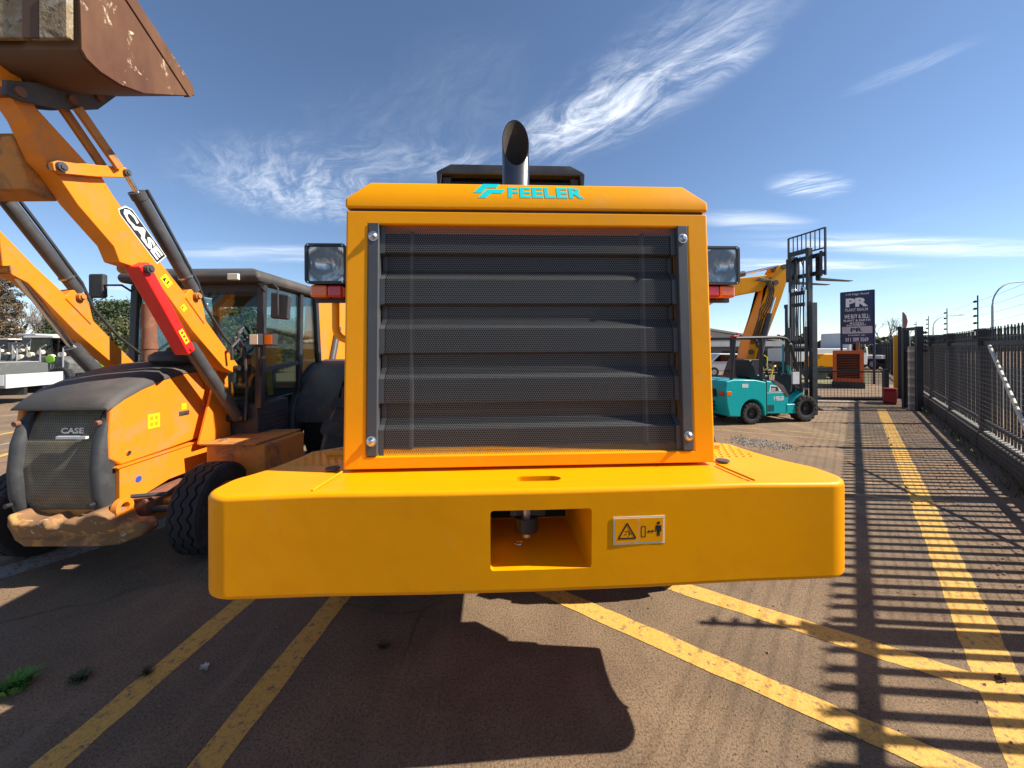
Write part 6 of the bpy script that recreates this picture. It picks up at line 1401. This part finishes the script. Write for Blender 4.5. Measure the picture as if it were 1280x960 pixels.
# ------------------------------------------------------------------ trees
def branch(mb, p, d, L, r, depth, rnd, maxd):
    e = p + d * L; m_ = p + d * L * 0.5 + Vector((rnd.uniform(-1, 1), rnd.uniform(-1, 1), 0)) * L * 0.05
    mb.tube([p, m_, e], [r, r * 0.85, r * 0.68], 6 if depth < 2 else (4 if depth < 4 else 3))
    if depth >= maxd: return
    for k in range(rnd.choice((2, 3, 3))):
        ax = Vector((rnd.uniform(-1, 1), rnd.uniform(-1, 1), rnd.uniform(-0.3, 0.3))).normalized()
        nd = (Quaternion(ax, rnd.uniform(0.25, 0.75)) @ d + Vector((0, 0, 0.16))).normalized()
        branch(mb, p + d * L * rnd.uniform(0.55, 1.0), nd, L * rnd.uniform(0.62, 0.82), r * 0.58, depth + 1, rnd, maxd)
def bare_tree(px, Y, h, seed, label):
    b = on_y(px, 437, Y); t = thing('bare_tree', label, 'tree', (b.x, Y, 0), 0, 'bare trees beyond the yard'); rnd = random.Random(seed)
    MB().tube([(0, 0, 0), (0.05, 0.02, h * 0.12), (0.02, 0.08, h * 0.26)], [h * 0.022, h * 0.017, h * 0.014], 8).build('trunk', 'bark', t)
    cr = MB()
    for k in range(4):
        d = Vector((rnd.uniform(-0.45, 0.45), rnd.uniform(-0.45, 0.45), 1)).normalized()
        branch(cr, Vector((0.02, 0.08, h * (0.20 + 0.02 * k))), d, h * 0.22, h * 0.011, 0, rnd, 5)
    cr.build('crown', 'twig', t, weld=False)
def leafy(px, Y, h, w, seed, label, mat, shape='round', base=0.12, n=260, leaves=46, ls=0.16, name='leafy_tree', group=None):
    b = on_y(px, 437, Y); t = thing(name, label, 'tree', (b.x, Y, 0), 0, group); rnd = np.random.default_rng(seed); r2 = random.Random(seed)
    tk = MB(); tk.tube([(0, 0, 0), (0.06, 0, h * 0.3), (0, 0.05, h * 0.62), (0.03, 0, h * 0.9)], [h * 0.024, h * 0.018, h * 0.012, h * 0.004], 8)
    cl = []
    for i in range(n):
        f = base + (1 - base) * r2.random() ** 0.85
        if shape == 'round': rad = w / 2 * math.sqrt(max(0.02, 1 - ((f - 0.58) / 0.44) ** 2))
        elif shape == 'cone': rad = w / 2 * (1.05 - f) ** 0.8
        else: rad = w / 2 * (0.35 + 0.65 * math.sin(math.pi * min(1, f * 1.02)))
        a = r2.uniform(0, 6.283); q = rad * math.sqrt(r2.uniform(0.08, 1.0)) * r2.uniform(0.75, 1.12)
        cl.append((q * math.cos(a), q * math.sin(a), f * h))
        if i % 9 == 0: tk.tube([(0, 0, f * h * 0.8), (q * math.cos(a) * 0.5, q * math.sin(a) * 0.5, f * h * 0.93), cl[-1]], [h * 0.006, h * 0.004, h * 0.002], 4)
    tk.build('trunk', 'bark', t, weld=False)
    cl = np.array(cl); C = np.repeat(cl, leaves, 0); N = len(C)
    cs_ = np.repeat(rnd.uniform(0.5, 1.2, len(cl)), leaves)[:, None] * (w * 0.085)
    C = C + rnd.normal(size=(N, 3)) * cs_ * np.array([1, 1, 0.6])
    u = rnd.normal(size=(N, 3)); u /= np.linalg.norm(u, axis=1)[:, None]
    v = np.cross(u, rnd.normal(size=(N, 3))); v /= np.linalg.norm(v, axis=1)[:, None]
    s_ = rnd.uniform(0.5, 1.2, N)[:, None] * ls
    co = np.stack([C - u * s_, C - v * s_ * 0.35, C + u * s_, C + v * s_ * 0.35], 1).reshape(-1, 3)
    me = bpy.data.meshes.new('crown')
    me.vertices.add(N * 4); me.vertices.foreach_set('co', co.ravel()); me.loops.add(N * 4); me.loops.foreach_set('vertex_index', np.arange(N * 4, dtype=np.int32))
    me.polygons.add(N); me.polygons.foreach_set('loop_start', np.arange(N, dtype=np.int32) * 4); me.polygons.foreach_set('loop_total', np.full(N, 4, np.int32))
    me.update(calc_edges=True); me.materials.append(MATS[mat]); o = bpy.data.objects.new('crown', me); COL.objects.link(o); o.parent = t
bl = 'tall leafless tree with fine grey twigs beyond the trailer'
for (px, Y, h, sd) in ((22, 44, 9.5, 1), (38, 50, 10.5, 2), (58, 46, 9.0, 3), (-8, 48, 9.5, 4), (80, 54, 9.0, 6), (48, 60, 9.0, 8)): bare_tree(px, Y, h, sd, bl)
leafy(2, 40, 9.8, 3.4, 21, 'dark ivy-green tree standing tallest behind the trailer', 'leaf_brown', 'col', 0.05, 240, 46, 0.16)
leafy(72, 42, 8.2, 3.2, 22, 'dark evergreen seen between the two lift arms', 'leaf_dark', 'cone', 0.15)
leafy(148, 32, 5.9, 4.4, 23, 'dark spreading evergreen above the olive bushes', 'leaf_dark', 'round', 0.35, 170, 46, 0.16)
leafy(150, 27, 3.9, 4.2, 24, 'olive green bushy tree behind the far mirror', 'leaf_olive', 'round', 0.05, 260, 46, 0.13)
leafy(172, 29, 4.0, 4.4, 25, 'olive green bushy tree behind the rusty exhaust stack', 'leaf_olive', 'round', 0.05, 260, 46, 0.13)
leafy(262, 26, 3.9, 5.4, 26, 'wide olive tree seen through the cab windscreen', 'leaf_olive', 'round', 0.05, 300, 46, 0.13)
leafy(300, 30, 5.2, 3.6, 27, 'dark evergreen seen through the cab glass', 'leaf_dark', 'round', 0.1, 220, 46, 0.15)
leafy(345, 33, 4.6, 5.0, 28, 'broad tree behind the cab door glass', 'leaf_olive', 'round', 0.1, 220, 46, 0.15)
leafy(112, 36, 5.6, 3.4, 29, 'dark evergreen between the mirror and the bare trees', 'leaf_dark', 'round', 0.1, 200, 46, 0.15)
# far tree belt along the street to the right, and across the yard
def belt(name, label, pts, hmin, hmax, n, mat, seed):
    rnd = np.random.default_rng(seed); P0 = np.array(pts, float); seg = np.linalg.norm(np.diff(P0, axis=0), axis=1); cum = np.concatenate([[0], np.cumsum(seg)])
    s = rnd.uniform(0, cum[-1], n); x = np.interp(s, cum, P0[:, 0]) + rnd.normal(size=n) * 2; y = np.interp(s, cum, P0[:, 1]) + rnd.normal(size=n) * 2
    prof_ = hmin + (hmax - hmin) * (0.5 + 0.5 * np.sin(s * 0.21) * np.sin(s * 0.057 + 1)); z = rnd.uniform(0, 1, n) ** 0.7 * prof_
    C = np.stack([x, y, z], 1); u = rnd.normal(size=(n, 3)); u /= np.linalg.norm(u, axis=1)[:, None]; v = np.cross(u, rnd.normal(size=(n, 3))); v /= np.linalg.norm(v, axis=1)[:, None]
    sz = rnd.uniform(0.35, 0.9, n)[:, None]
    co = np.stack([C - u * sz, C - v * sz * 0.6, C + u * sz, C + v * sz * 0.6], 1).reshape(-1, 3)
    me = bpy.data.meshes.new(name); me.vertices.add(n * 4); me.vertices.foreach_set('co', co.ravel()); me.loops.add(n * 4); me.loops.foreach_set('vertex_index', np.arange(n * 4, dtype=np.int32))
    me.polygons.add(n); me.polygons.foreach_set('loop_start', np.arange(n, dtype=np.int32) * 4); me.polygons.foreach_set('loop_total', np.full(n, 4, np.int32))
    me.update(calc_edges=True); me.materials.append(MATS[mat]); o = bpy.data.objects.new(name, me); COL.objects.link(o); tag(o, label, 'trees', kind='stuff'); return o
belt('tree_belt', 'distant belt of grey green trees along the skyline', [(60, 90), (95, 105), (150, 130), (260, 190)], 2.5, 5.0, 9000, 'leaf_dark', 41)
belt('tree_belt', 'far line of trees and scrub across the yard', [(-110, 70), (-60, 66), (-25, 62), (10, 70), (45, 80)], 2.0, 4.5, 12000, 'leaf_olive', 42)
bare_tree(1107, 60, 8.0, 15, 'slim leafless tree beyond the far fence run')
